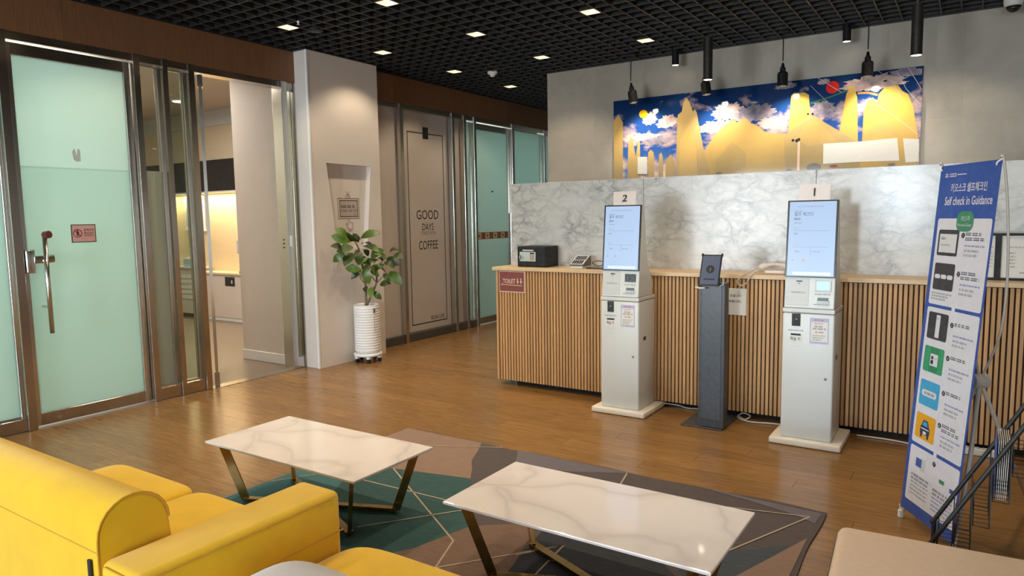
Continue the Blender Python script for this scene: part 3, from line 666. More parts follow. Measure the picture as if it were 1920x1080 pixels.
art = dict(
 spire_a=(R1,[(-3.485,1.40),(-3.484,2.622),(-3.428,2.695),(-3.371,2.603),(-3.371,1.40)]),
 spire_b=(R1,[(-3.336,1.4),(-3.305,2.357),(-3.269,2.437),(-3.241,2.352),(-3.214,2.202),(-3.188,2.376),(-3.164,2.365),(-3.143,1.4)]),
 spire_c=(R1,[(-3.074,1.4),(-3.065,2.248),(-3.036,2.279),(-3.002,2.244),(-2.966,1.4)]),
 spire_d=(R2,[(-2.956,1.4),(-2.938,2.213),(-2.913,2.239),(-2.893,2.183),(-2.878,1.4)]),
 spire_e=(R2,[(-2.869,1.4),(-2.86,2.145),(-2.804,2.214),(-2.756,2.121),(-2.707,1.4)]),
 tower=(R3,[(-1.60,2.0),(-1.585,2.301),(-1.565,2.705),(-1.54,2.731),(-1.439,2.723),(-1.4,2.695),(-1.379,2.462),(-1.369,2.1)]),
 spire_g=(R3,[(-1.15,2.0),(-1.121,2.29),(-1.066,2.667),(-1.032,2.744),(-.999,2.721),(-.972,2.626),(-.944,2.0)]),
 mount_a=(R1,[(-2.603,1.4),(-2.503,1.93),(-2.408,2.259),(-2.32,2.374),(-2.216,2.468),(-2.14,2.53),(-2.088,2.491),(-2.009,2.532),(-1.945,2.471),(-1.894,2.45),(-1.811,2.376),(-1.713,2.344),(-1.578,2.341),(-1.5,1.4)]),
 spire_f=(R2,[(-2.745,1.4),(-2.735,2.423),(-2.726,2.626),(-2.68,2.657),(-2.667,2.744),(-2.635,2.797),(-2.598,2.754),(-2.56,2.646),(-2.538,2.667),(-2.516,2.633),(-2.486,2.474),(-2.434,2.226),(-2.341,1.906),(-2.25,1.4)]),
 mount_b=(R2,[(-1.9,1.4),(-1.728,1.897),(-1.617,2.32),(-1.433,2.467),(-1.388,2.495),(-1.327,2.481),(-1.25,2.419),(-1.099,2.312),(-.952,2.199),(-.661,1.85),(-.5,1.4)]),
 blob=(R3,[(-.96,1.4),(-.919,2.158),(-.912,2.512),(-.879,2.586),(-.838,2.612),(-.805,2.555),(-.79,2.637),(-.744,2.692),(-.636,2.703),(-.601,2.646),(-.553,2.612),(-.51,2.503),(-.457,2.216),(-.443,1.4)]),
 base_a=(R2,[(-1.61,1.4),(-1.622,2.206),(-1.591,2.239),(-1.26,2.229),(-1.25,1.4)]))
for k, (nm, (m, P)) in enumerate(art.items()): flat('printed_rock', [P], af, m, ar, .0006*(k+1))
FE = .0077
for P_, m_ in (([(-2.40,1.4),(-2.30,2.12),(-2.14,2.30),(-1.98,2.16),(-1.86,1.4)], R2), ([(-2.05,1.4),(-1.98,2.30),(-1.86,2.36),(-1.62,2.26),(-1.58,1.4)], R1), ([(-1.50,2.28),(-1.42,2.42),(-1.34,2.45),(-1.22,2.34),(-1.14,2.23),(-1.40,2.20)], R1), ([(-2.72,1.4),(-2.70,2.36),(-2.60,2.50),(-2.52,2.30),(-2.44,1.4)], R1), ([(-.90,2.25),(-.80,2.44),(-.70,2.40),(-.62,2.25)], R1)):
    flat('printed_facet', [P_], af, m_, ar, FE); FE += .0001
gp = lambda nm, c: plain(nm, c, .07, 0, .03)
flat('printed_banner', [[(-1.256,2.216),(-.952,2.213),(-.626,2.224),(-.601,2.015),(-.946,2.023),(-1.254,2.021)], [(-.579,2.215),(-.451,2.201),(-.446,1.999),(-.551,1.997)], [(-3.188,2.206),(-3.075,2.2),(-3.074,2.01),(-3.188,2.016)]], af, gp('white_print', '#d2d2d0'), ar, .0085)
flat('printed_sun', [disc(-1.189, 2.743, .058)], af, gp('red_print', '#d8281c'), ar, .0085)
flat('printed_rainbow', stroke([(-1.383,2.614),(-1.211,2.655),(-1.06,2.70)], .016), af, gp('green_print', '#3f7a55'), ar, .0003); flat('printed_rainbow', stroke([(-.97,2.665),(-.88,2.66),(-.80,2.63)], .018), af, gp('orange_print', '#e0955a'), ar, .0003)
flat('printed_balloon', [disc(-3.122, 2.672, .05, 14, .045)], af, gp('yellow_print', '#e8b31c'), ar, .0085)
for st_ in (stroke([(-.80,2.846),(-.691,2.746),(-.605,2.587)], .004)+stroke([(-.66,2.846),(-.568,2.658),(-.457,2.513)], .004)+stroke([(-.56,2.846),(-.491,2.723),(-.449,2.644)], .004)+stroke([(-1.321,2.846),(-1.11,2.687)], .004)+stroke([(-1.387,2.781),(-1.119,2.486)], .003)+stroke([(-.794,2.531),(-.625,2.395),(-.461,2.246)], .003)): flat('printed_line', [st_], af, gp('pale_line_print', '#cfd2dc') if 'pale_line_print' not in bpy.data.materials else bpy.data.materials['pale_line_print'], ar, .0088)
flat('printed_trees', [disc(-1.537,2.268,.015,6),disc(-1.50,2.262,.018,6),disc(-1.482,2.272,.016,6),disc(-1.403,2.512,.011,6),disc(-1.36,2.508,.012,6),disc(-2.05,2.685,.012,5),disc(-.74,2.75,.018,5,.008),disc(-.66,2.838,.02,5,.008)], af, gp('black_print', '#2b2622'), ar, .009)
flat('printed_pole', [quadp(-1.492,1.4,-1.470,2.25)], af, gp('pale_pole_print', '#e0c4b0'), ar, .0087)
flat('printed_boulder', [disc(-1.337,1.99,.07,12,.045), disc(-2.27,1.975,.035,8,.02), disc(-1.57,1.975,.03,8,.02), disc(-.665,1.985,.035,8,.012)], af, gp('grey_print', '#6d6a68'), ar, .009)
flat('printed_boulder', [disc(-1.16,1.995,.04,8,.012)], af, gp('brown_print', '#7d3a2c'), ar, .0092)

# ---------------------------------------------------------------- kiosks
def kiosk(no, X, Y, desc, dark_terminal, tit):
    t = thing('checkin_kiosk', desc, 'kiosk', (X, Y, 0), 0, 'self check-in kiosks in front of the counter')
    def B(nm, m, *a, **k): return box(nm, M[m] if isinstance(m, str) else m, t, X+a[0], X+a[1], Y+a[2], Y+a[3], a[4], a[5], *a[6:], **k)
    B('base_plate', 'kbase', -.223, .223, -.22, .22, .003, .045, .008, 3)
    body = B('cabinet_body', 'kiosk', -.16, .16, -.175, .152, .045, .893, .012, 3)
    B('cabinet_lid', 'kiosk', -.16, .16, -.175, .152, .896, .924, .004, 2)
    sl = .10                                            # lean of the head
    yf = lambda z: -.171+(z-.926)*sl
    head = MB().prism([(X-.154, Y+a, z) for a, z in ((yf(.926), .926), (.11, .926), (.11, 1.03), (.02, 1.17), (yf(1.63)+.045, 1.628), (yf(1.63), 1.63))], (.308, 0, 0)).build('head', M['kiosk'], t, .006, 2)
    hf = Frame((X, Y+yf(.926), .926), (1, 0, 0), (0, sl, 1))
    L = lambda z: (z-.926)*math.sqrt(1+sl*sl)
    def plate(nm, m, x0, x1, z0, z1, th, par=t):
        mb = MB(); P = [hf.p(a, L(b), -.001) for a, b in quadp(x0, z0, x1, z1)]; mb.prism(P, hf.n*(th+.001)); return mb.build(nm, m, par, .0015, 1)
    bz = plate('screen_bezel', M['slot'], -.155, .155, 1.128, 1.631, .008)
    scr = emit('screen_glow', '#b3cdef' if no == 1 else '#b9d1f3', .74, '#101216')
    flat('display', [quadp(-.143, L(1.137), .143, L(1.622))], hf, scr, bz, .0088)
    scg = emit('screen_grey', '#8d9bb5', .55); sct = emit('screen_dark', '#4b4a66', .45); sca = emit('screen_amber', '#c7b49a', .7); scl = emit('screen_light', '#d9ecff', .85)
    sh = .485; Z = lambda f: L(1.622-f*sh); e = .0096
    text(tit, hf, -.112, Z(.165), .026, sct, bz, .118, 'L', e=e); words(hf, -.09, Z(.065), .16, .006, scg, bz, e, 11); words(hf, -.112, Z(.125), .05, .007, scg, bz, e, 12); words(hf, -.112, Z(.23), .04, .012, sct, bz, e, 13); words(hf, -.112, Z(.285), .055, .006, scg, bz, e, 14)
    words(hf, -.112, Z(.355), .04, .010, sca, bz, e, 15); words(hf, -.112, Z(.43), .028, .010, scg, bz, e, 16); words(hf, -.112, Z(.575), .035, .009, sca, bz, e, 17); words(hf, -.10, Z(.67), .03, .008, scg, bz, e, 18); words(hf, .01, Z(.67), .045, .008, scg, bz, e, 19)
    flat('display_rule', [quadp(-.112, Z(.39), .10, Z(.386)), quadp(-.112, Z(.61), .10, Z(.607)), quadp(-.003, Z(.61), -.001, Z(.72))], hf, scg, bz, e); flat('display_icon', [disc(-.112, Z(.79), .007, 8), disc(-.045, Z(.79), .009, 8)], hf, sca, bz, e)
    flat('display_footer', [rrect(-.11, Z(.985), .125, Z(.945), .008)], hf, scl, bz, e)
    plate('card_flap', M['panelgrey'], -.147, -.002, .945, 1.122, .0025)
    plate('card_slot', M['slot'], -.082, -.045, 1.098, 1.108, .004); flat('arrow_mark', [[(-.07, L(1.085)), (-.058, L(1.085)), (-.064, L(1.092))]], hf, M['ink'], t, .004)
    words(hf, -.11, L(1.03), .085, .008, M['grey_ink'], t, .004, 21)
    if dark_terminal:
        plate('card_terminal', M['slot'], .04, .128, 1.045, 1.105, .008); flat('terminal_marks', [disc(.065, L(1.078), .006, 8), disc(.10, L(1.078), .006, 8)], hf, M['grey_ink'], t, .0095)
    else:
        fm = plate('card_terminal', M['panelgrey'], .034, .134, 1.04, 1.112, .006); flat('terminal_screen', [rrect(.045, L(1.05), .122, L(1.105), .006)], hf, emit('terminal_glow', '#a8dcf4', .95), fm, .0068)
    words(hf, .035, L(1.022), .095, .007, M['grey_ink'], t, .004, 22); plate('receipt_slot', plain('grey_slot', '#5b6163', .4), .052, .118, .98, 1.0, .004); plate('receipt_lip', M['silver'], .048, .122, .966, .980, .012); words(hf, .03, L(.955), .10, .006, M['grey_ink'], t, .004, 23)
    bf = Frame((X, Y-.175, 0), (1, 0, 0), (0, 0, 1))
    B('scanner_window', 'slot', -.10, -.047, -.179, -.174, .807, .890, .001, 1); flat('scanner_dot', [disc(-.072, .853, .004, 8)], bf, M['silver'], t, .005)
    words(bf, -.122, .778, .10, .008, M['grey_ink'], t, .001, 24)
    B('key_slot', 'slot', -.105, -.043, -.178, -.174, .744, .756)
    lab = B('key_label', 'paper', -.122, -.028, -.1765, -.1745, .698, .742); text('객실 키', bf, -.078, .721, .024, M['ink'], lab, .066, bold=.012, e=.0022); words(bf, -.10, .672, .06, .006, M['panelgrey'], t, .001, 25)
    st = B('sticker', 'lilac', .012, .128, -.1762, -.1745, .698, .868); flat('sticker_paper', [quadp(.019, .712, .121, .842)], bf, M['paper'], st, .0016)
    words(bf, .04, .855, .06, .007, M['red_ink'], st, .002, 31); words(bf, .04, .832, .055, .006, M['red_ink'], st, .002, 32); words(bf, .04, .812, .05, .008, M['ink'], st, .002, 33); words(bf, .03, .797, .08, .009, M['ink'], st, .002, 34); words(bf, .045, .775, .055, .009, M['red_ink'], st, .002, 35)
    for k in range(3): words(bf, .03, .752-.014*k, .08-.012*k, .007, M['grey_ink'], st, .002, 36+k)
    MB().tube([(X+.115, Y-.174, .468), (X+.115, Y-.180, .468)], .009, 12).build('keyhole', M['steel'], t)
    rf = MB().box(X+.158, X+.1615, Y-.085, Y-.035, .585, .613); rf.build('side_grip', M['slot'], t)
    cd = MB().prism([(X-.092, Y+yf(1.63)+.012, 1.622), (X+.098, Y+yf(1.63)+.012, 1.622), (X+.098, Y+yf(1.63)+.020, 1.737), (X-.092, Y+yf(1.63)+.020, 1.737)], (0, .004, 0)).build('number_card', plain('pinkish_card', '#ded5d2', .5), t)
    nfr = Frame((X+.003, Y+yf(1.63)+.016, 1.68), (1, 0, 0), (0, .07, 1)); text(str(no), nfr, 0.0, 0.005, .052, M['ink'], cd, None if no == 1 else .042, bold=.02, shear=.03 if no == 1 else .12, e=.004)
    return t
kiosk(2, -2.265, 5.10, 'white self check-in kiosk topped with number 2 card, black card reader', True, '셀프 체크인')
kiosk(1, -.883, 5.02, 'white self check-in kiosk topped with number 1 card, lit blue card reader', False, '셀프 체크인')

# ---------------------------------------------------------------- tablet stand
ts = thing('tablet_stand', 'slim charcoal floor stand holding a tablet between the two kiosks', 'stand', (-1.54, 5.0, 0))
box('base_plate', M['stand'], ts, -1.755, -1.45, 4.885, 5.315, .001, .010, .004, 2)
box('column', M['stand'], ts, -1.632, -1.445, 4.905, 5.0, .010, 1.065, .005, 2)
box('front_panel', M['standp'], ts, -1.607, -1.468, 4.901, 4.906, .07, 1.045, .001, 1)
tf = Frame((-1.554, 4.865, 1.045), (1, 0, 0), (0, .09, .225)); 
def tplate(nm, m, x0, x1, a, b, t0, t1, par): return MB().prism([tf.p(p, q, t0) for p, q in quadp(x0, a, x1, b)], tf.n*(t1-t0)).build(nm, m, par, .002, 2)
tplate('mount_arm', M['slot'], -.03, .03, .05, .15, -.06, -.012, ts); box('neck', M['stand'], ts, -1.59, -1.50, 4.92, 4.98, 1.06, 1.10, .004)
tb_ = tplate('tablet', M['slot'], -.072, .072, .004, .236, -.012, 0, ts)
for sx in (-1, 1):
    for a in (.0, .222): tplate('corner_bumper', M['slot'], sx*.076-.012*(sx > 0), sx*.076+.012*(sx < 0), a, a+.022, -.016, .004, tb_)
flat('display', [quadp(-.063, .014, .063, .226)], tf, emit('tablet_glow', '#566074', .7, '#101319'), tb_, .0008)
dk2 = emit('tablet_dark', '#15181d', .2); flat('icon', [disc(.0, .125, .030, 18)], tf, dk2, tb_, .0014); flat('icon_hand', [quadp(-.003, .11, .003, .135)], tf, emit('tablet_light', '#aab4c4', .4), tb_, .002); flat('caption', [quadp(-.04, .045, .04, .056)], tf, emit('tablet_blue', '#1d2f5a', .3), tb_, .0014)
MB().tube([tf.p(-.075, -.004, -.004), tf.p(-.09, -.012, .002), tf.p(-.06, -.018, .004), tf.p(-.02, -.016, .002)], .006, 8).build('charging_plug', M['cable'], ts, smooth=True)
MB().tube([tf.p(.07, .0, -.01), tf.p(.10, .02, -.02), tf.p(.085, .08, -.03)], .004, 6).build('charging_cord', M['silver'], ts, smooth=True)

# ---------------------------------------------------------------- counter items
sf_ = thing('safe', 'small black safe with a silver keypad on the counter end', 'safe', (-3.33, 5.47, 1.10))
box('body', M['safe'], sf_, -3.488, -3.180, 5.372, 5.585, 1.102, 1.288, .004, 2); box('door', M['safe'], sf_, -3.478, -3.190, 5.366, 5.373, 1.110, 1.280, .002, 1)
kp = box('keypad_plate', M['silver'], sf_, -3.457, -3.287, 5.358, 5.366, 1.152, 1.238, .006, 3); sff = Frame((0, 5.358, 0), (1, 0, 0), (0, 0, 1))
MB().tube([(-3.435, 5.358, 1.19), (-3.435, 5.345, 1.19)], .018, 14).build('knob', M['silver'], kp); box('knob_grip', M['slot'], kp, -3.4385, -3.4315, 5.342, 5.346, 1.172, 1.208)
box('readout', M['slot'], kp, -3.345, -3.30, 5.3565, 5.3585, 1.220, 1.232)
for r in range(4):
    for c in range(3): box('key', plain('tan_key', '#a08a66', .5) if (r, c) == (0, 0) else bpy.data.materials['tan_key'], kp, -3.345+.017*c, -3.332+.017*c, 5.3555, 5.3585, 1.163+.014*r, 1.173+.014*r)
box('label_strip', M['panelgrey'], sf_, -3.428, -3.312, 5.364, 5.366, 1.246, 1.258)
ph = thing('card_terminal', 'grey and white desk card terminal with black keys on the counter', 'terminal', (-2.86, 5.45, 1.10))
box('foot', M['white'], ph, -2.945, -2.825, 5.385, 5.50, 1.1015, 1.118, .004); 
MB().prism([(-2.95, a, z) for a, z in ((5.38, 1.118), (5.53, 1.118), (5.53, 1.195), (5.515, 1.205), (5.38, 1.133))], (.135, 0, 0)).build('body', plain('grey_terminal', '#5f5a58', .4), ph, .003)
tpf = Frame((-2.8825, 5.38, 1.133), (1, 0, 0), (0, .135, .072)); flat('faceplate', [rrect(-.062, .004, .062, .150, .006)], tpf, M['white'], ph, .0012); flat('screen', [rrect(-.055, .078, .055, .142, .004)], tpf, plain('dark_grey_screen', '#54525a', .25), ph, .002)
for r in range(3):
    for c in range(5): MB().prism([tpf.p(a, b, .0015) for a, b in quadp(-.052+.0215*c, .012+.020*r, -.037+.0215*c, .026+.020*r)], tpf.n*.004).build('key', M['slot'], ph)
ld = thing('cable_tray', 'black pad with a looped brown cord beside the card terminal', 'pad', (-2.66, 5.43, 1.10))
box('pad', M['slot'], ld, -2.78, -2.56, 5.36, 5.50, 1.1015, 1.110, .002); MB().tube([(-2.70+.04*math.cos(t)*1.3, 5.44+.02*math.sin(2*t), 1.116+.045*(1+math.sin(t))/2+.004) for t in [2*math.pi*k/24 for k in range(24)]], .004, 6, True).build('cord', plain('brown_cord', '#5b4038', .6), ld, smooth=True)
hs = thing('telephone', 'pinkish beige telephone handset with coiled cord on the counter edge', 'telephone', (-1.23, 5.42, 1.10))
box('base', M['phone'], hs, -1.30, -1.15, 5.38, 5.56, 1.1015, 1.128, .010, 3)
hp = [(-1.335+.21*t, 5.385+.07*t, 1.142+.030*math.sin(math.pi*t)) for t in [k/12 for k in range(13)]]
MB().tube(hp, [.018, .024, .024, .018, .014, .013, .013, .013, .014, .018, .024, .024, .018], 10).build('handset', M['phone'], hs, smooth=True)
loop = []; n = 220
for k in range(n+1):
    s = k/n; a = math.pi*2*s
    c = Vector((-1.385-.055*math.cos(a)+.045*s*0, 5.250+.0*s, 1.075+.055*math.sin(a)*-1)) if s < .8 else None
base = [(-1.33, 5.385, 1.140), (-1.36, 5.30, 1.135), (-1.395, 5.252, 1.112), (-1.44, 5.245, 1.075), (-1.455, 5.245, 1.04), (-1.43, 5.245, 1.020), (-1.395, 5.245, 1.035), (-1.37, 5.246, 1.075), (-1.345, 5.25, 1.115), (-1.315, 5.30, 1.130), (-1.29, 5.40, 1.122)]
def catmull(P, m=12):
    P = [Vector(p) for p in P]; out = []
    for i in range(len(P)-1):
        p0, p1, p2, p3 = P[max(i-1, 0)], P[i], P[i+1], P[min(i+2, len(P)-1)]
        for k in range(m):
            t = k/m; out.append(.5*((2*p1)+(-p0+p2)*t+(2*p0-5*p1+4*p2-p3)*t*t+(-p0+3*p1-3*p2+p3)*t**3))
    return out+[P[-1]]
ctr = catmull(base, 24); coil = []
for k, p in enumerate(ctr):
    d = (ctr[min(k+1, len(ctr)-1)]-ctr[max(k-1, 0)]).normalized(); a = d.cross(Vector((0, 1, .2))).normalized(); b = d.cross(a)
    th = k*1.25; coil.append(p+(a*math.cos(th)+b*math.sin(th))*.0055)
MB().tube(coil, .003, 5).build('coiled_cord', plain('cream_cord', '#d8cdbf', .5), hs, smooth=True)
mf = thing('menu_frame', 'black framed double notice board standing at the counter right end', 'frame', (.3, 5.53, 1.10))
FL = -.16
for nm, a in (('frame_bottom', (FL, .72, 1.102, 1.116)), ('frame_top', (FL, .72, 1.385, 1.400)), ('frame_side', (FL, FL+.02, 1.116, 1.385)), ('frame_side', (.70, .72, 1.116, 1.385)), ('divider', (.118, .152, 1.116, 1.385))):
    box(nm, M['safe'], mf, a[0], a[1], 5.44, 5.462, a[2], a[3])
box('backing', M['safe'], mf, FL, .72, 5.456, 5.464, 1.104, 1.398)
mfr = Frame((0, 5.455, 0), (1, 0, 0), (0, 0, 1))
for a, b in ((FL+.02, .118), (.152, .70)):
    sh_ = box('notice_sheet', M['paper'], mf, a, b, 5.452, 5.4565, 1.116, 1.385)
    words(mfr, a+.25*(b-a), 1.345, (b-a)*.5, .013, M['ink'], sh_, .004, 41); words(mfr, a+.03, 1.312, (b-a)*.85, .006, M['grey_ink'], sh_, .004, 42)
    for k in range(5): words(mfr, a+.035, 1.275-.022*k, .04, .008, M['grey_ink'], sh_, .004, 43+k); words(mfr, a+.12, 1.275-.022*k, (b-a)*.5, .006, M['grey_ink'], sh_, .004, 50+k)
    words(mfr, a+.10, 1.15, (b-a)*.4, .007, M['ink'], sh_, .004, 60)
pn = thing('paper_notice', 'white paper notice taped to the slats behind the tablet stand', 'notice', (-1.49, 5.273, .79))
box('sheet', M['paper'], pn, -1.60, -1.395, 5.2738, 5.2752, .793, .995); pnf = Frame((0, 5.2738, 0), (1, 0, 0), (0, 0, 1))
text('확인이 있습니다.', pnf, -1.585, .94, .020, M['ink'], pn, .155, 'L', bold=.008); text('문의 바랍니다.', pnf, -1.585, .897, .020, M['ink'], pn, .155, 'L', bold=.008)
flat('mark', stroke([(-1.535, .866), (-1.55, .868), (-1.553, .85), (-1.54, .843)], .004), pnf, M['ink'], pn, .001); words(pnf, -1.45, .812, .04, .010, M['white'], pn, .001, 71)
tl = thing('toilet_sign', 'brown TOILET sign with left arrow on the counter slats', 'sign', (-3.49, 5.27, .87))
box('border', plain('cream_border', '#d9c2b2', .5), tl, -3.630, -3.350, 5.2722, 5.2755, .872, 1.066); tlf = Frame((0, 5.2722, 0), (1, 0, 0), (0, 0, 1)); flat('face', [quadp(-3.623, .881, -3.358, 1.059)], tlf, M['brown_sign'], tl, .0008)
cr = plain('cream_print_2', '#e3c9b2', .5); text('TOILET', tlf, -3.518, .975, .040, cr, tl, .135, bold=.01)
for cx in (-3.425, -3.39): flat('figure', [disc(cx, .996, .0065, 10), [(cx-.011, .968), (cx+.011, .968), (cx, .992)], quadp(cx-.004, .953, cx+.004, .968)], tlf, cr, tl, .0014)
flat('arrow', stroke([(-3.605, .942), (-3.38, .936)], .005)+[[(-3.61, .942), (-3.59, .952), (-3.59, .932)]], tlf, cr, tl, .0014)

# cables on the floor
wc = MB(); wc.tube(catmull([(-2.05, 5.30, .03), (-1.95, 5.36, .012), (-1.86, 5.33, .008), (-1.78, 5.35, .008), (-1.70, 5.33, .008), (-1.60, 5.36, .008)], 8), .006, 6)
tag(wc.build('power_cable', M['cable'], None, smooth=True), 'white power cable trailing from kiosk 2 to the tablet stand', 'cable')
wc = MB(); wc.tube(catmull([(-1.44, 5.30, .008), (-1.38, 5.24, .008), (-1.36, 5.31, .02), (-1.42, 5.33, .03), (-1.44, 5.26, .012), (-1.34, 5.20, .008), (-1.2, 5.23, .008), (-1.05, 5.25, .008)], 8), .006, 6)
tag(wc.build('power_cable', M['cable'], None, smooth=True), 'white looped power cable on the floor between tablet stand and kiosk 1', 'cable')
ps = thing('power_strip', 'white power strip on the floor behind the blue banner', 'power strip', (.12, 5.2, 0)); box('case', M['cable'], ps, -.05, .24, 5.19, 5.24, .001, .045, .006); 
for k in range(4): box('socket', M['panelgrey'], ps, -.02+.062*k, .025+.062*k, 5.195, 5.235, .044, .047, .001)
wc = MB(); wc.tube(catmull([(-.05, 5.215, .02), (-.15, 5.20, .01), (-.28, 5.22, .008), (-.42, 5.25, .008), (-.62, 5.25, .008)], 8), .006, 6)
tag(wc.build('power_cable', M['cable'], None, smooth=True), 'white power cable from kiosk 1 to the power strip', 'cable')

# ---------------------------------------------------------------- potted plant
PC = Vector((-5.505, 5.435, 0)); RV = Vector((.702, .7125, 0)); TV = Vector((.7125, -.702, 0))
pl = thing('potted_plant', 'rubber plant in a ribbed white pot beside the column', 'plant', tuple(PC))
prof = [(.0, .105), (.118, .105), (.13, .12)]
for k in range(17): z = .13+.0285*k; prof += [(.139, z+.002), (.142, z+.012), (.139, z+.024), (.134, z+.0275)]
prof += [(.140, .622), (.142, .63), (.134, .634), (.128, .62), (.125, .59), (0, .585)]
MB().lathe(prof, PC, 40).build('pot', M['pot'], pl, smooth=True); MB().lathe([(.124, .596), (0, .604)], PC, 24).build('soil', M['soil'], pl)
tr = MB().lathe([(.0, .070), (.135, .070), (.155, .078), (.155, .092), (.150, .104), (.12, .104), (0, .104)], PC, 32).build('caster_tray', M['pot'], pl, smooth=True)
for k in range(5):
    a = 2*math.pi*k/5+.5; c = PC+Vector((math.cos(a)*.125, math.sin(a)*.125, 0))
    MB().box(c.x-.02, c.x+.02, c.y-.02, c.y+.02, .045, .085).build('tray_leg', M['pot'], pl, .004); MB().tube([c+Vector((-.012, 0, .022)), c+Vector((.012, 0, .022))], .022, 12).build('caster', M['slot'], pl)
tagp = PC+RV*.075+TV*.12; MB().box(-.012, .012, -.003, .003, -.025, .025).build('plant_tag', M['slot'], pl, local=True); o = bpy.data.objects['plant_tag']; o.location = tagp+Vector((0, 0, .575))-PC; o.rotation_euler = (0, 0, .35)
MB().tube([tagp+Vector((0, 0, .55)), tagp+Vector((.004, -.004, .45)), tagp+Vector((.002, 0, .33))], .002, 5).build('tag_string', plain('tan_string', '#b08a6a', .7), pl)
def P3(a, z, d=0): return PC+RV*a+TV*d+Vector((0, 0, z))
for B_, r0 in (([(-.006,.60),(-.003,.824),(-.016,1.0),(-.044,1.124),(-.061,1.248),(-.10,1.33)], .016), ([(.004,.62),(.064,.748),(.115,.863),(.127,.995),(.184,1.103),(.25,1.152)], .014), ([(-.010,.861),(-.056,.935),(-.038,1.029),(-.011,1.072)], .006), ([(.11,.849),(.177,.92),(.244,.962)], .006), ([(.104,.878),(.05,.968),(.046,1.056)], .006)):
    pts = catmull([P3(a, z, .03*math.sin(6*z)+(.06 if a < -.03 else 0)) for a, z in B_], 5); MB().tube(pts, [r0*(1-.6*k/len(pts)) for k in range(len(pts))], 7).build('stem', M['bark'], pl, smooth=True)
LEAF = [(-.17,1.351,-.271,1.461),(-.143,1.322,-.309,1.386),(-.11,1.264,-.266,1.239),(-.23,1.252,-.315,1.29),(-.203,1.215,-.312,1.132),(-.126,1.206,-.201,1.1),(-.076,1.234,-.069,1.1),(-.086,1.335,-.168,1.406),(-.059,1.313,-.105,1.401),(-.036,1.356,.151,1.41),(-.031,1.291,.068,1.285),(-.018,1.269,.131,1.229),(-.012,1.232,.039,1.173),(.064,1.15,.18,1.22),(.263,1.193,.365,1.229),(.301,1.151,.397,1.141),(.207,1.154,.129,1.192),(.235,1.131,.344,1.069),(.148,1.111,.097,1.084),(.205,1.088,.297,1.046),(.177,1.125,.229,1.153),(.004,1.086,.094,1.125),(0,1.057,.028,.884),(-.044,1.022,-.192,1.046),(-.044,1.015,-.139,.942),(.067,1.055,.212,.992),(.059,1.012,.131,.954),(.186,.956,.278,.895),(.272,.858,.158,.847),(.259,.984,.366,.869),(.021,.834,-.007,.768),(.059,.821,.056,.736),(.082,.784,.151,.7),(-.048,1.146,.004,1.094),(-.126,1.387,-.05,1.356),(.115,.981,.067,1.041),(.002,1.028,.046,1.071),(-.067,1.074,.006,1.13),(.191,1.103,.142,1.141),(.131,1.024,.19,1.066)]
rl = random.Random(3)
for a0, z0, a1, z1 in LEAF:
    dmin = max(0.0, -min(a0, a1)*.985-.06); d0 = dmin+rl.uniform(.0, .07); d1 = dmin+rl.uniform(.02, .15)
    p, q = P3(a0, z0, d0), P3(a1, z1, d1); ax = q-p; Ln = ax.length; ax.normalize()
    nrm = (TV*.75+Vector((rl.uniform(-.5, .5), rl.uniform(-.5, .5), rl.uniform(.1, .8)))).normalized(); sd = ax.cross(nrm).normalized(); nrm = sd.cross(ax)
    Ln *= 1.14; wd = max(.040, min(.074, Ln*.34)); mb = MB(); S = [0, .12, .3, .5, .7, .88, 1]; Wf = [.05, .45, .85, 1, .85, .45, .0]
    i0 = 0; rows = []
    for s, wf in zip(S, Wf):
        c = p+ax*Ln*s+nrm*(.03*math.sin(math.pi*s)-.02*s); rows.append([c-sd*wd*wf*.8+nrm*.008*wf, c, c+sd*wd*wf*.8+nrm*.008*wf])
    for r0_, r1_ in zip(rows, rows[1:]):
        mb.poly([r0_[0], r0_[1], r1_[1], r1_[0]]); mb.poly([r0_[1], r0_[2], r1_[2], r1_[1]])
    lf = mb.build('leaf', M['leaf'], pl, smooth=True)

# ---------------------------------------------------------------- coffee tables
def ctable(X, Y, desc):
    t = thing('coffee_table', desc, 'table', (X, Y, 0), 0, 'marble coffee tables on the rug')
    zt = .360
    box('tabletop', M['table'], t, X-.573, X+.573, Y-.283, Y+.283, zt-.013, zt, .003, 2)
    box('under_frame', M['brass'], t, X-.50, X+.50, Y-.22, Y+.22, zt-.020, zt-.013)
    F = .0265
    for sx in (-1, 1):
        for sy in (-1, 1):
            top = (X+sx*.50, Y+sy*.225, zt-.020); ft = (X+sx*.405, Y+sy*.165, F)
            MB().bar(top, ft, .042, .020, (sy, -sx, 0)).build('leg', M['brass'], t, .001, 1)
            MB().bar((X+sx*.41, Y+sy*.167, F), (X, Y, F), .040, .020).build('floor_bar', M['brass'], t, .001, 1)
    MB().lathe([(.035, .011), (.035, .033)], (X, Y, 0), 16).build('hub', M['brass'], t)
    return t
ctable(-2.893, 2.45, 'white marble coffee table with brass legs nearer the frosted glass door')
ctable(-1.257, 2.49, 'white marble coffee table with brass legs beside the beige bench')

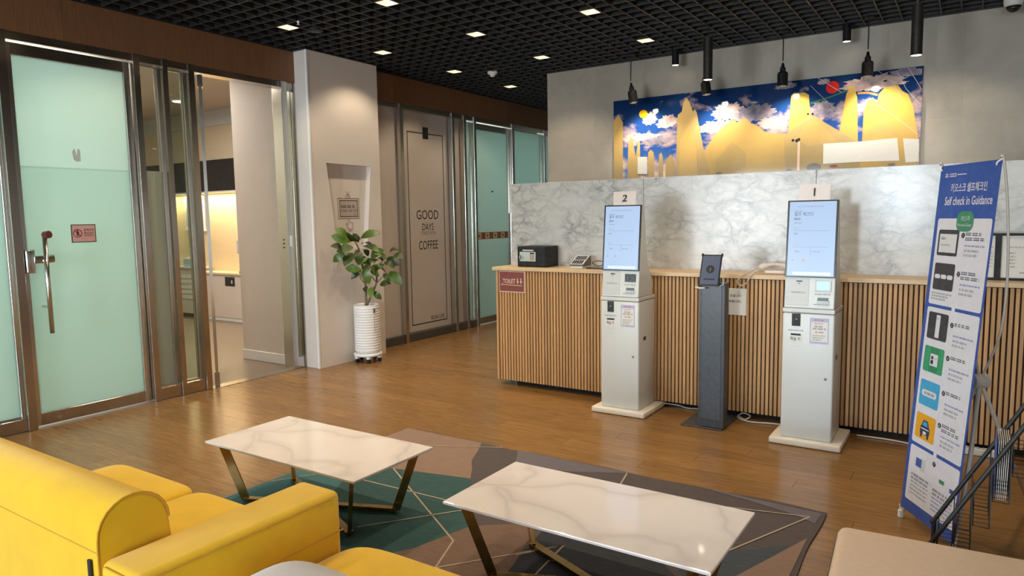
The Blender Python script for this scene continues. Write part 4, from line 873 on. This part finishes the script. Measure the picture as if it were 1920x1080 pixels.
# ---------------------------------------------------------------- rug
rg = thing('rug', 'large geometric patterned rug in teal, taupe, plum and navy under the tables', 'rug', (-2.0, 2.7, 0))
rgc = dict(plum='#52484a', taupe='#8f7464', teal='#1f4f50', teal2='#3d7477', greyblue='#6b6570', navy='#262b38', brown='#7a5f50', slate='#3c4550')
def rugm(n, c):
    q = NT(n); v = q.coords((3, 60, 1)); f = q.noise(v, 4, 3); cc = lin(c)
    q.link(q.ramp(f, [(.3, mix(cc, (0, 0, 0), .22)), (.7, mix(cc, (1, 1, 1), .03))]), q.b.inputs['Base Color']); q.b.inputs['Roughness'].default_value = .9; q.bump(f, .3, .002); return q.m
RM = {k: rugm('rug_'+k, c) for k, c in rgc.items()}
# slightly wavy cloth slab
rb = MB(); nx, ny = 40, 20; RX0, RX1, RY0, RY1 = -3.45, -.575, 1.78, 3.78
def rz(x, y): return .010+.003*math.sin(7*x+2*y)*max(0, (x+1.2)/.65 if x > -1.2 else 0)
def ry1(x): return RY1+.009*math.sin(5.5*x)+.005*math.sin(13*x)
for i in range(nx):
    for j in range(ny):
        def pt(a, b): x = RX0+(RX1-RX0)*a/nx+(.006*math.sin(9*(RY0+2*b/ny)) if a == nx else 0); y = RY0+(ry1(x)-RY0)*b/ny; return (x, y, .009)
        rb.poly([pt(i, j), pt(i+1, j), pt(i+1, j+1), pt(i, j+1)])
for i in range(nx):
    for b in (0, ny): p, q = pt.__call__(i, b), pt(i+1, b); rb.poly([p, q, (q[0], q[1], .001), (p[0], p[1], .001)])
for j in range(ny):
    for a in (0, nx): p, q = pt(a, j), pt(a, j+1); rb.poly([p, q, (q[0], q[1], .001), (p[0], p[1], .001)])
rb.build('rug_pile', RM['plum'], rg)
rf_ = Frame((0, 0, .009), (1, 0, 0), (0, 1, 0))
def pc(cx, cy, r, a0, a1, k=10): return [(cx+r*math.cos(math.radians(a0+(a1-a0)*i/k)), cy+r*math.sin(math.radians(a0+(a1-a0)*i/k))) for i in range(k+1)]
RP = [
 ('taupe', [(-3.445, 3.775), (-2.769, 3.775), (-2.69, 3.62), (-2.62, 3.46), (-2.52, 3.33), (-2.44, 3.205), (-2.926, 3.099), (-3.44, 2.98)]),
 ('teal', [(-3.44, 2.98), (-2.926, 3.099), (-2.44, 3.205), (-2.36, 3.12), (-2.05, 2.69), (-2.138, 2.355), (-2.50, 1.79), (-3.445, 1.79)]),
 ('teal2', [(-3.445, 2.98), (-3.20, 3.03), (-2.98, 2.62), (-3.05, 2.2), (-3.445, 2.0)]),
 ('brown', [(-2.05, 2.69), (-1.78, 2.90), (-1.60, 2.30), (-1.62, 1.79), (-2.50, 1.79), (-2.138, 2.355)]),
 ('greyblue', [(-2.47, 3.775), (-1.66, 3.772), (-1.95, 3.62), (-2.15, 3.55), (-2.36, 3.58)]),
 ('navy', [(-1.72, 2.85), (-1.30, 3.02), (-.95, 2.70), (-.85, 2.3), (-.80, 1.79), (-1.60, 1.79), (-1.62, 2.3)]),
 ('slate', [(-1.10, 2.95), (-.95, 3.02), (-.66, 3.30), (-.60, 3.16), (-.90, 2.72), (-.95, 2.70)]),
 ('greyblue', [(-1.25, 3.772), (-.59, 3.745), (-.60, 3.60), (-.70, 3.66), (-.95, 3.72)]),
 ('taupe', [(-.60, 3.42), (-.585, 2.0), (-.75, 1.79), (-.86, 2.3), (-.80, 2.85)]),
]
for k, (m, P) in enumerate(RP): flat('pattern_piece', [P], rf_, RM[m], rg, .0006+.0002*k)
rl_ = plain('pale_rug_line', '#b3a692', .9)
LN = [((-3.06,3.537),(-2.586,3.765)), ((-2.946,3.087),(-2.024,2.513)), ((-2.976,2.853),(-2.10,2.885)), ((-2.532,2.379),(-2.10,2.95)), ((-1.679,3.76),(-1.64,3.58)), ((-.636,3.672),(-.95,2.93)), ((-.636,3.672),(-1.75,3.40)), ((-3.428,2.55),(-3.15,3.0)), ((-2.024,2.513),(-1.75,1.79)), ((-1.69,2.55),(-1.55,2.75)), ((-1.55,2.75),(-1.5,2.2)), ((-2.30,1.79),(-1.55,2.75))]
flat('pattern_lines', [s for a, b in LN for s in stroke([a, b], .009)], rf_, rl_, rg, .0032)

# ---------------------------------------------------------------- yellow sofa
so = thing('yellow_sofa', 'yellow suede sofa with a rolled back, seen from behind', 'sofa', (-2.7, 1.3, 0))
Yw = M['yellow']; AX0, AX1 = -2.035, -1.835
def backrest():
    prof = [(.935, .12), (.935, .62)]; c = (1.042, .645); r = .107
    for k in range(13):
        a = math.pi-math.pi*k/12; prof.append((c[0]+r*math.cos(a), c[1]+r*math.sin(a)))
    prof += [(1.165, .50), (1.20, .38), (1.20, .12)]
    return prof
bp_ = backrest()
MB().prism([(-3.40, a, z) for a, z in bp_], (1.350, 0, 0)).build('backrest', Yw, so, .012, 3)
pp = [(-2.052, a-.001*(k < 2), z+.001) for k, (a, z) in enumerate(bp_[:15])]
MB().tube(pp, .0035, 6).build('piping', M['seam'], so, smooth=True); MB().tube([(-3.39, .9345, .61), (-2.055, .9345, .61)], .0022, 5).build('back_seam', M['seam'], so)
MB().puff((-3.08, 1.41, .33), (.325, .275, .085), .22, 40, 20).build('seat_cushion', Yw, so, smooth=True); MB().puff((-2.39, 1.41, .33), (.36, .275, .085), .22, 40, 20).build('seat_cushion', Yw, so, smooth=True)
box('seat_base', Yw, so, -3.38, -2.04, 1.16, 1.66, .10, .30, .03, 4)
arm = box('arm', Yw, so, AX0, AX1, .925, 1.655, .10, .600, .028, 4)
MB().tube([(AX1+.0005, .955, .585), (AX1+.0005, 1.625, .585)], .0028, 5).build('piping', M['seam'], arm); MB().tube([(AX1+.0005, .935, .455), (AX1+.0005, 1.653, .455)], .0028, 5).build('piping', M['seam'], arm); MB().tube([(AX0+.03, .926, .588), (AX1-.02, .926, .588)], .0028, 5).build('piping', M['seam'], arm)
box('fabric_tag', M['ink'], so, -2.105, -2.088, .926, .934, .50, .585, .002, 1)
for x in (-3.3, -2.1):
    for y in (1.0, 1.58): MB().lathe([(.02, .001), (.025, .11)], (x, y, 0), 12).build('leg', M['slot'], so)
ot = thing('yellow_ottoman', 'yellow suede backless seat beside the sofa arm, pillow on it', 'ottoman', (-1.2, 1.35, 0))
def dome():
    mb = MB(); mb.puff((-1.20, 1.28, .31), (.63, .44, .095), .20, 48, 22); return mb
dome().build('cushion', Yw, ot, smooth=True); box('base', Yw, ot, -1.81, -.59, .86, 1.70, .10, .29, .03, 4)
for x in (-1.72, -.68):
    for y in (.95, 1.6): MB().lathe([(.02, .001), (.025, .11)], (x, y, 0), 12).build('leg', M['slot'], ot)
pw = thing('throw_pillow', 'grey-white furry throw pillow lying on the yellow ottoman', 'pillow', (-1.52, 1.17, .41))
MB().puff((-1.50, 1.15, .487), (.21, .19, .075), .55, 36, 18).build('pillow_body', fabric('pale_grey_fur', '#c9c4c2', .95, .5, 90, .5), pw, smooth=True)

# ---------------------------------------------------------------- beige bench
bn = thing('beige_bench', 'beige leather bench seat in front of the brochure rack', 'bench', (.4, 2.3, 0), math.radians(4))
bx = lambda nm, m, *a, **k: MB().box(*a[:6]).build(nm, m, bn, *a[6:], local=True, **k)
bx('seat', M['bench'], -.74, .95, -.62, .45, .14, .42, .035, 5)
MB().tube([(-.735, -.60, .395), (-.7415, .0, .398), (-.7415, .40, .398)], .002, 5).build('stitching', M['seamd'], bn, local=True)
bx('base', M['dark'], -.70, .90, -.58, .40, .03, .14)
for x in (-.6, .8):
    for y in (-.5, .32): MB().lathe([(.02, .001), (.025, .032)], (x, y, 0), 10).build('foot', M['slot'], bn, local=True)

# ---------------------------------------------------------------- X banner
bn2 = thing('banner_stand', 'tall blue and white self check in guidance banner on an X stand', 'banner', (-.05, 3.85, 0))
P0 = Vector((-.253, 3.934, .06)); U = Vector((math.cos(-1.005), math.sin(-1.005), 0)); Nb = Vector((-math.sin(-1.005), math.cos(-1.005), 0)); V = Vector((0, 0, math.cos(.076)))+Nb*math.sin(.076); W_, H_ = .432, 1.708
bf_ = Frame(P0, U, V)
MB().prism([bf_.p(a*W_, b*H_) for a, b in quadp(0, 0, 1, 1)], bf_.n*-.002).build('sheet', M['b_blue'], bn2)
def bp2(nm, P, m, e=.0008): return flat(nm, [[(a*W_, b*H_) for a, b in q] for q in P], bf_, M[m] if isinstance(m, str) else m, bn2, e)
def rr(x0, y0, x1, y1, r=.012): return [(a/W_, b/H_) for a, b in rrect(x0*W_, y0*H_, x1*W_, y1*H_, r)]
for y0, y1 in ((.612, .853), (.208, .603), (.035, .198)): bp2('white_panel', [rr(.065, y0, .975, y1)], 'b_white')
bp2('panel_link', [quadp(.50, .595, .56, .622), quadp(.50, .19, .56, .217)], 'b_white', .0010)
bp2('badge', [rr(.40, .818, .685, .872, .035)], 'b_badge', .0014)
text('개인고객', bf_, .5425*W_, .853*H_, .022, M['b_white'], bn2, .062, e=.002); text('Personal Guest', bf_, .5425*W_, .836*H_, .013, M['b_white'], bn2, .10, e=.002)
text('키오스크 셀프체크인', bf_, .53*W_, .9365*H_, .042, M['b_white'], bn2, .60*W_, bold=.012); text('Self check in Guidance', bf_, .5425*W_, .901*H_, .040, M['b_white'], bn2, .79*W_, bold=.012)
words(bf_, .10*W_, .972*H_, .20*W_, .016, M['b_white'], bn2, .001, 81); flat('fine_print', [quadp(.31*W_, .971*H_, .47*W_, .9735*H_)], bf_, M['b_white'], bn2, .001)
ims = [(.822, 'b_dark', .072), (.729, 'b_dark', .075), (.590, 'b_dark', .076), (.493, 'b_green', .073), (.395, 'b_sky', .073), (.298, 'b_gold', .073)]
nyy = [.808, .704, .565, .474, .377, .287]
for k, (yt, c, hh) in enumerate(ims):
    bp2('picture_tile', [rr(.110, yt-hh, .475, yt, .010)], c, .0014)
    yc = yt-hh/2
    if k == 0:
        bp2('picture_detail', [quadp(.14, yc-.027, .445, yc+.024)], plain('print_pale_grey', '#d5d6da', .45), .002); words(bf_, .17*W_, (yc+.012)*H_, .09*W_, .010, M['ink'], bn2, .0024, 82); words(bf_, .17*W_, (yc-.006)*H_, .17*W_, .006, M['grey_ink'], bn2, .0024, 83)
    elif k == 1: bp2('picture_detail', [rr(.13+.112*i, yc-.006, .23+.112*i, yc+.006, .009) for i in range(3)], 'b_white', .002)
    elif k == 2: bp2('picture_detail', [rr(.26, yc-.032, .335, yc+.032, .004)], 'b_white', .002); words(bf_, .275*W_, (yc+.022)*H_, .035*W_, .008, M['grey_ink'], bn2, .0024, 84)
    elif k == 3:
        bp2('picture_detail', [quadp(.225, yc-.034, .385, yc+.034)], plain('print_mid_green', '#2a8460', .45), .0018); bp2('picture_detail', [quadp(.235, yc-.017, .375, yc+.017)], 'b_white', .0022)
        bp2('picture_detail', [[(a/W_, b/H_) for a, b in disc(.272*W_, (yc+.006)*H_, .009, 10)], quadp(.25, yc-.012, .295, yc-.001)], 'ink', .0026); words(bf_, .315*W_, (yc+.005)*H_, .045*W_, .006, M['grey_ink'], bn2, .0026, 85)
    elif k == 4: bp2('picture_detail', [rr(.155, yc-.009, .43, yc+.009, .014)], 'b_white', .002); words(bf_, .20*W_, yc*H_, .19*W_, .011, M['ink'], bn2, .0026, 86)
    else:
        nav = plain('print_navy', '#27335c', .45)
        bp2('picture_car', [rr(.205, yc-.022, .385, yc+.004, .012), [(.225, yc+.003), (.25, yc+.020), (.34, yc+.020), (.365, yc+.003)], quadp(.215, yc-.030, .25, yc-.018), quadp(.34, yc-.030, .375, yc-.018)], nav, .002); bp2('picture_car', [[(.245, yc+.004), (.262, yc+.016), (.328, yc+.016), (.345, yc+.004)]], 'b_sky', .0024); bp2('picture_car', [quadp(.22, yc-.006, .37, yc-.003), quadp(.265, yc-.02, .325, yc-.012)], 'b_white', .0024)
for k, yy in enumerate(nyy):
    flat('number_disc', [disc(.543*W_, yy*H_, .0125, 16)], bf_, M['ink'], bn2, .0014); text(str(k+1), bf_, .543*W_, yy*H_, .014, M['b_white'], bn2, e=.002)
    words(bf_, .585*W_, (yy+.004)*H_, .25*W_, .013, M['ink'], bn2, .0014, 90+k); 
    if k < 2 or k == 5: words(bf_, .585*W_, (yy-.009)*H_, .30*W_, .013, M['ink'], bn2, .0014, 100+k)
    words(bf_, .585*W_, (yy-.027)*H_, .33*W_, .007, M['blue_ink'], bn2, .0014, 110+k); words(bf_, .585*W_, (yy-.040)*H_, .24*W_, .009, M['grey_ink'], bn2, .0014, 120+k); words(bf_, .585*W_, (yy-.052)*H_, .22*W_, .009, M['grey_ink'], bn2, .0014, 130+k)
for k in range(3): words(bf_, .11*W_, (.644-.008*k)*H_, (.36-.05*k)*W_, .007, M['grey_ink'], bn2, .0014, 140+k)
flat('number_disc', [disc(.536*W_, .176*H_, .0125, 16)], bf_, M['ink'], bn2, .0014); text('7', bf_, .536*W_, .176*H_, .014, M['b_white'], bn2, e=.002)
bp2('picture_detail', [quadp(.20, .143, .31, .168)], 'blue_ink', .0014); bp2('picture_detail', [quadp(.29, .135, .38, .172)], 'panelgrey', .0012); bp2('picture_detail', [quadp(.655, .135, .745, .146)], 'b_badge', .0014); bp2('picture_detail', [quadp(.845, .126, .925, .138)], 'blue_ink', .0014)
for k in range(6): words(bf_, .14*W_, (.115-.011*k)*H_, .34*W_, .010 if k < 2 else .007, M['ink'] if k < 2 else M['grey_ink'], bn2, .0014, 150+k); words(bf_, .56*W_, (.108-.011*k)*H_, .36*W_, .010 if k < 2 else .007, M['ink'] if k < 2 else M['blue_ink'], bn2, .0014, 160+k)
# X frame behind the sheet
hub = bf_.p(.50*W_, .416*H_, -.172); wm = plain('grey_white_frame', '#cfc9bd', .45)
MB().tube([hub+Nb*-.035, hub+Nb*.03], .034, 16).build('hub', wm, bn2, smooth=False)
for sg_ in (1, -1):
    q_ = lambda a, b, n_: bf_.p((.5+sg_*(a-.5))*W_, b*H_, n_)
    MB().tube(catmull([hub, q_(.72, .54, -.166), q_(.81, .645, -.148), q_(.875, .756, -.115), q_(.95, .893, -.06), q_(1.0, 1.0, -.006), q_(1.0, 1.004, .006)], 8), .0055, 7).build('arm', wm, bn2, smooth=True)
for a in (0, 1):
    ft = bf_.p(a*W_, 0, -.004); ft.z = .022
    MB().tube(catmull([hub, hub.lerp(ft, .5)+Nb*.01, ft], 6), .010, 7).build('front_leg', wm, bn2, smooth=True); MB().tube([ft+Vector((0, 0, -.02)), ft+Vector((0, 0, .015))], .015, 10).build('foot_cap', M['white'], bn2, smooth=False)
    MB().tube(catmull([ft+Vector((0, 0, .01)), ft+Vector((0, 0, .03))+U*-.012*(1-2*a), bf_.p(a*W_, .004*H_, .006)], 4), .004, 6).build('hook', M['white'], bn2, smooth=True)
    MB().tube(catmull([bf_.p(a*W_, H_+.004, -.004), bf_.p((a+.03*(1-2*a))*W_, H_-.012, .010), bf_.p((a+.05*(1-2*a))*W_, H_-.024, .006)], 4), .004, 6).build('hook', M['white'], bn2, smooth=True)
rear = Vector((.303, 4.42, .014)); MB().tube([hub, rear], .010, 7).build('rear_leg', wm, bn2, smooth=True); MB().tube([rear+Vector((0, 0, -.012)), rear+Vector((0, 0, .02))], .014, 10).build('foot_cap', M['white'], bn2)

# ---------------------------------------------------------------- brochure rack
rk = thing('brochure_rack', 'black wire brochure rack leaning up beside the banner', 'rack', (.1, 3.1, 0))
rc = plain('black_wire', '#17181a', .45); ya, yb = 3.0, 3.235
rail_pt = lambda t, y: Vector((-.06+.237*t, y, .34+.445*t))
for yy in (ya, yb):
    e0 = rail_pt(-.06, yy); pts = [Vector((e0.x-.012, yy, .012)), Vector((e0.x-.012, yy, e0.z-.04)), e0, rail_pt(1, yy), rail_pt(2.0, yy)]
    MB().tube(catmull(pts, 6), .0085, 8).build('side_rail', rc, rk, smooth=True)
MB().tube([rail_pt(2.0, ya), rail_pt(2.0, yb)], .0085, 8).build('top_bar', rc, rk); MB().tube([(-.085, ya, .012), (-.085, yb, .012)], .0085, 8).build('bottom_bar', rc, rk)
for yy in (ya, yb): MB().tube([rail_pt(2.0, yy), (.52, yy, .012)], .0085, 8).build('back_leg', rc, rk); MB().tube([(-.085, yy, .012), (.52, yy, .012)], .0085, 8).build('foot_bar', rc, rk)
for k in range(7):
    tt = .17+.235*k; p = rail_pt(tt, 0); x1, z1 = p.x, p.z; x0 = x1-.050; zb = z1-.20-.04*(k > 0)
    pk = thing if False else None
    for yy in (ya+.012, yb-.012):
        mb = MB()
        mb.bar((x1, yy, z1), (x1, yy, zb), .004, .010, (0, 1, 0))
        mb.tube([(x0, yy, zb+.10), (x0, yy, zb), (x1, yy, zb)], .0022, 5)
        for i in range(6): mb.tube([(x0, yy, zb+.016*i), (x1, yy, zb+.016*i)], .0012, 4)
        mb.build('pocket_side', rc, rk)
    mb = MB()
    for i in range(6): y_ = ya+.012+(yb-ya-.024)*i/5; mb.tube([(x0, y_, zb+.10), (x0, y_, zb), (x1, y_, zb), (x1, y_, zb+.17)], .0013, 4)
    mb.tube([(x0, ya+.012, zb+.10), (x0, yb-.012, zb+.10)], .002, 5); mb.tube([(x1, ya+.012, zb+.16), (x1, yb-.012, zb+.16)], .002, 5)
    mb.build('pocket_wires', rc, rk)
    if k == 3:
        for i in range(7):
            a = x0+.005+.0056*i; lean = .0008*(i-3)-.010
            br = MB().prism([(a, ya+.03, zb+.004), (a, yb-.03, zb+.004), (a+lean+.012, yb-.03, zb+.225), (a+lean+.012, ya+.03, zb+.225)], (.0018, 0, 0)).build('brochure', M['paper'] if i else M['blue_ink'], None)
            tag(br, ('second', 'third', 'fourth', 'fifth', 'sixth', 'seventh')[i-1]+' folded brochure from the banner in the wire rack pocket, white edged' if i else 'dark blue fronted brochure standing first in the wire rack pocket', 'brochure', 'brochures in the wire rack')

# ---------------------------------------------------------------- ceiling fittings
WG = emit('lamp_warm', '#ffe4c4', 9)
refl = plain('downlight_reflector', '#efe6d8', .45)
def downlight(ix, iy, lab, power=33):
    X = GX+.15*(ix+.5); Y = GY+.15*(iy+.5)
    t = thing('downlight', lab, 'downlight', (X, Y, ZC), 0, 'square recessed downlights in the lattice ceiling')
    s = .066; mb = MB(); z0, z1 = ZC-.001, ZC+.10
    for a in range(4):
        c = [(-s, -s), (s, -s), (s, s), (-s, s)]; p, q = c[a], c[(a+1) % 4]
        mb.poly([(X+p[0], Y+p[1], z0), (X+q[0], Y+q[1], z0), (X+q[0]*.75, Y+q[1]*.75, z1), (X+p[0]*.75, Y+p[1]*.75, z1)])
    mb.poly([(X-s*.75, Y-s*.75, z1), (X+s*.75, Y-s*.75, z1), (X+s*.75, Y+s*.75, z1), (X-s*.75, Y+s*.75, z1)])
    mb.build('reflector', refl, t)
    MB().lathe([(.0, .0), (.026, .0), (.030, .012), (.030, .05)], (X, Y, ZC+.045), 14).build('bulb', WG, t)
    spot('downlight_lamp', (X, Y, ZC+.035), (X, Y, 0), power, WARM, 118, .5, .03, t)
downs = [(-24, -8, 'square downlight above the frosted door, nearest the smoke-grey ceiling speaker'), (-16, -8, 'brightest square downlight at the top edge of the photo'), (-24, 0, 'square downlight above the column left side'), (-24, 8, 'square downlight past the column, before the white smoke detector'), (-16, 0, 'square downlight second in the middle row toward the tiled wall'), (-24, 16, 'farthest square downlight, above the far green glass'), (-16, 8, 'square downlight beside the tiled wall corner, right of the smoke detector'), (-8, 0, 'square downlight above kiosk 2, nearer the camera'), (-8, 8, 'square downlight above kiosk 2, close to the artwork wall'), (8, 8, 'square downlight by the long black pendant cylinder on the right')]
for ix, iy, lab in downs: downlight(ix, iy, lab)
for ix, iy, lab in ((-24, -16, 'square downlight over the frosted door side'), (-16, -16, 'square downlight over the first coffee table'), (-8, -16, 'square downlight over the second coffee table'), (0, -16, 'square downlight over the bench'), (-16, -24, 'square downlight over the sofa'), (-8, -24, 'square downlight over the ottoman'), (0, -8, 'square downlight over kiosk 1'), (8, -8, 'square downlight over the banner')): downlight(ix, iy, lab, 46)

def pendant(X, Y, lean, lab):
    t = thing('pendant_spot', lab, 'pendant lamp', (X, Y, ZC), 0, 'black cord pendant spots over the artwork')
    z = 2.755; ax = Vector((lean[0], lean[1], 1)).normalized(); b = Vector((X, Y, z)); top = b+ax*.175
    MB().lathe([(0, -.012), (.045, -.010), (.045, 0), (.045, .006)], (X+ax.x*.19, Y+ax.y*.19, ZC), 16).build('ceiling_rose', M['black'], t)
    MB().tube([(X+ax.x*.19, Y+ax.y*.19, ZC+.04), top+ax*.06], .0055, 6).build('cord', M['cord'], t)
    q = Vector((0, 0, 1)).rotation_difference(ax)
    mb = MB().lathe([(0, .032), (.041, .032), (.042, .0), (.048, .0), (.048, .115), (.040, .13), (.026, .135), (.026, .165), (.016, .18), (.010, .215)], (0, 0, 0), 20); mb.v = [q @ v + b for v in mb.v]; mb.build('shade', M['black'], t, smooth=False)
    mb = MB().lathe([(.0, .022), (.03, .024), (.03, .0315)], (0, 0, 0), 16); mb.v = [q @ v + b for v in mb.v]; mb.build('bulb', emit('pendant_glow', '#fff0d0', 30), t)
    spot('pendant_lamp', tuple(b-ax*.012), (X+.06, 7.43, 2.25), 22, (1, .87, .70), 105, .7, .03, t)
pendant(-3.107, 7.12, (-.16, .02), 'tilted black cord pendant over the artwork left corner'); pendant(-2.313, 7.12, (-.14, .02), 'black cord pendant partly behind the long black cylinder'); pendant(-1.582, 7.12, (0, 0), 'black cord pendant over the middle of the artwork'); pendant(-.854, 7.10, (0, 0), 'black cord pendant nearest the red sun on the artwork')
def cylinder(X, Y, z0, ln, lab):
    t = thing('cylinder_pendant', lab, 'pendant lamp', (X, Y, ZC), 0, 'long black cylinder pendants')
    MB().tube([(X, Y, ZC+.04), (X, Y, z0+ln)], .003, 6).build('wire', M['cord'], t); MB().lathe([(.040, .004), (.0425, 0), (.0425, ln), (.0, ln)], (X, Y, z0), 24).build('shade', M['bronze'], t)
    MB().lathe([(.0, .003), (.039, .003), (.039, .006)], (X, Y, z0), 20).build('diffuser', emit('cylinder_glow', '#ffe9c8', 9), t); spot('cylinder_lamp', (X, Y, z0-.01), (X, Y, 0), 26, WARM, 120, .7, .04, t)
cylinder(-2.136, 6.6, 2.80, .385, 'long black cylinder pendant hanging left, over the artwork left half'); cylinder(-.445, 6.6, 2.79, .39, 'long black cylinder pendant hanging near the artwork right end')
def canspot(X, Y, lab):
    t = thing('surface_spot', lab, 'spot lamp', (X, Y, ZC), 0, 'short black ceiling spots')
    MB().lathe([(.033, .004), (.036, 0), (.036, .17)], (X, Y, 3.118), 20).build('can', M['black'], t); MB().lathe([(.0, .003), (.032, .003), (.032, .006)], (X, Y, 3.118), 16).build('bulb', emit('can_glow', '#ffe9c8', 10), t); spot('can_lamp', (X, Y, 3.11), (X, Y+.05, 0), 6, WARM, 70, .6, .03, t)
canspot(-2.70, 7.27, 'short black ceiling spot left of the long cylinder'); canspot(-1.055, 7.27, 'short black ceiling spot above the red sun on the artwork')
sd = thing('smoke_detector', 'round white smoke detector on the black lattice ceiling', 'detector', (-4.86, 7.0, ZC)); MB().lathe([(.0, -.05), (.025, -.05), (.032, -.03), (.055, -.02), (.062, 0), (.062, .02)], (-4.86, 7.0, ZC), 24).build('body', M['white'], sd, smooth=True); MB().lathe([(.0, -.056), (.012, -.054), (.02, -.05)], (-4.86, 7.0, ZC), 12).build('sensor', M['panelgrey'], sd)
cv = thing('dome_camera', 'white dome security camera at the top right of the tiled wall', 'camera', (.195, 7.25, ZC)); MB().lathe([(.055, -.06), (.068, -.045), (.072, 0), (.072, .01)], (.195, 7.25, ZC), 24).build('housing', M['white'], cv, smooth=True); MB().lathe([(0, -.11), (.025, -.103), (.045, -.085), (.055, -.06)], (.195, 7.25, ZC), 24).build('dome', M['slot'], cv, smooth=True)
sk = thing('sprinkler', 'tiny white sprinkler head in the lattice over the frosted door', 'sprinkler', (-4.966, 4.214, ZC)); MB().lathe([(.0, -.03), (.014, -.028), (.006, -.02), (.012, -.004), (.012, .004)], (-4.966, 4.214, ZC), 12).build('head', M['white'], sk)
cs = thing('ceiling_speaker', 'round grey ceiling speaker in the lattice near the column', 'speaker', (-5.09, 4.51, ZC)); MB().lathe([(.0, -.006), (.06, -.006), (.07, 0), (.07, .03)], (-5.09, 4.51, ZC), 24).build('grille', M['lattice'], cs); MB().lathe([(.02, -.009), (.03, -.007), (.04, -.009)], (-5.09, 4.51, ZC), 16).build('ring', M['grey_ink'], cs)

finish_texts()
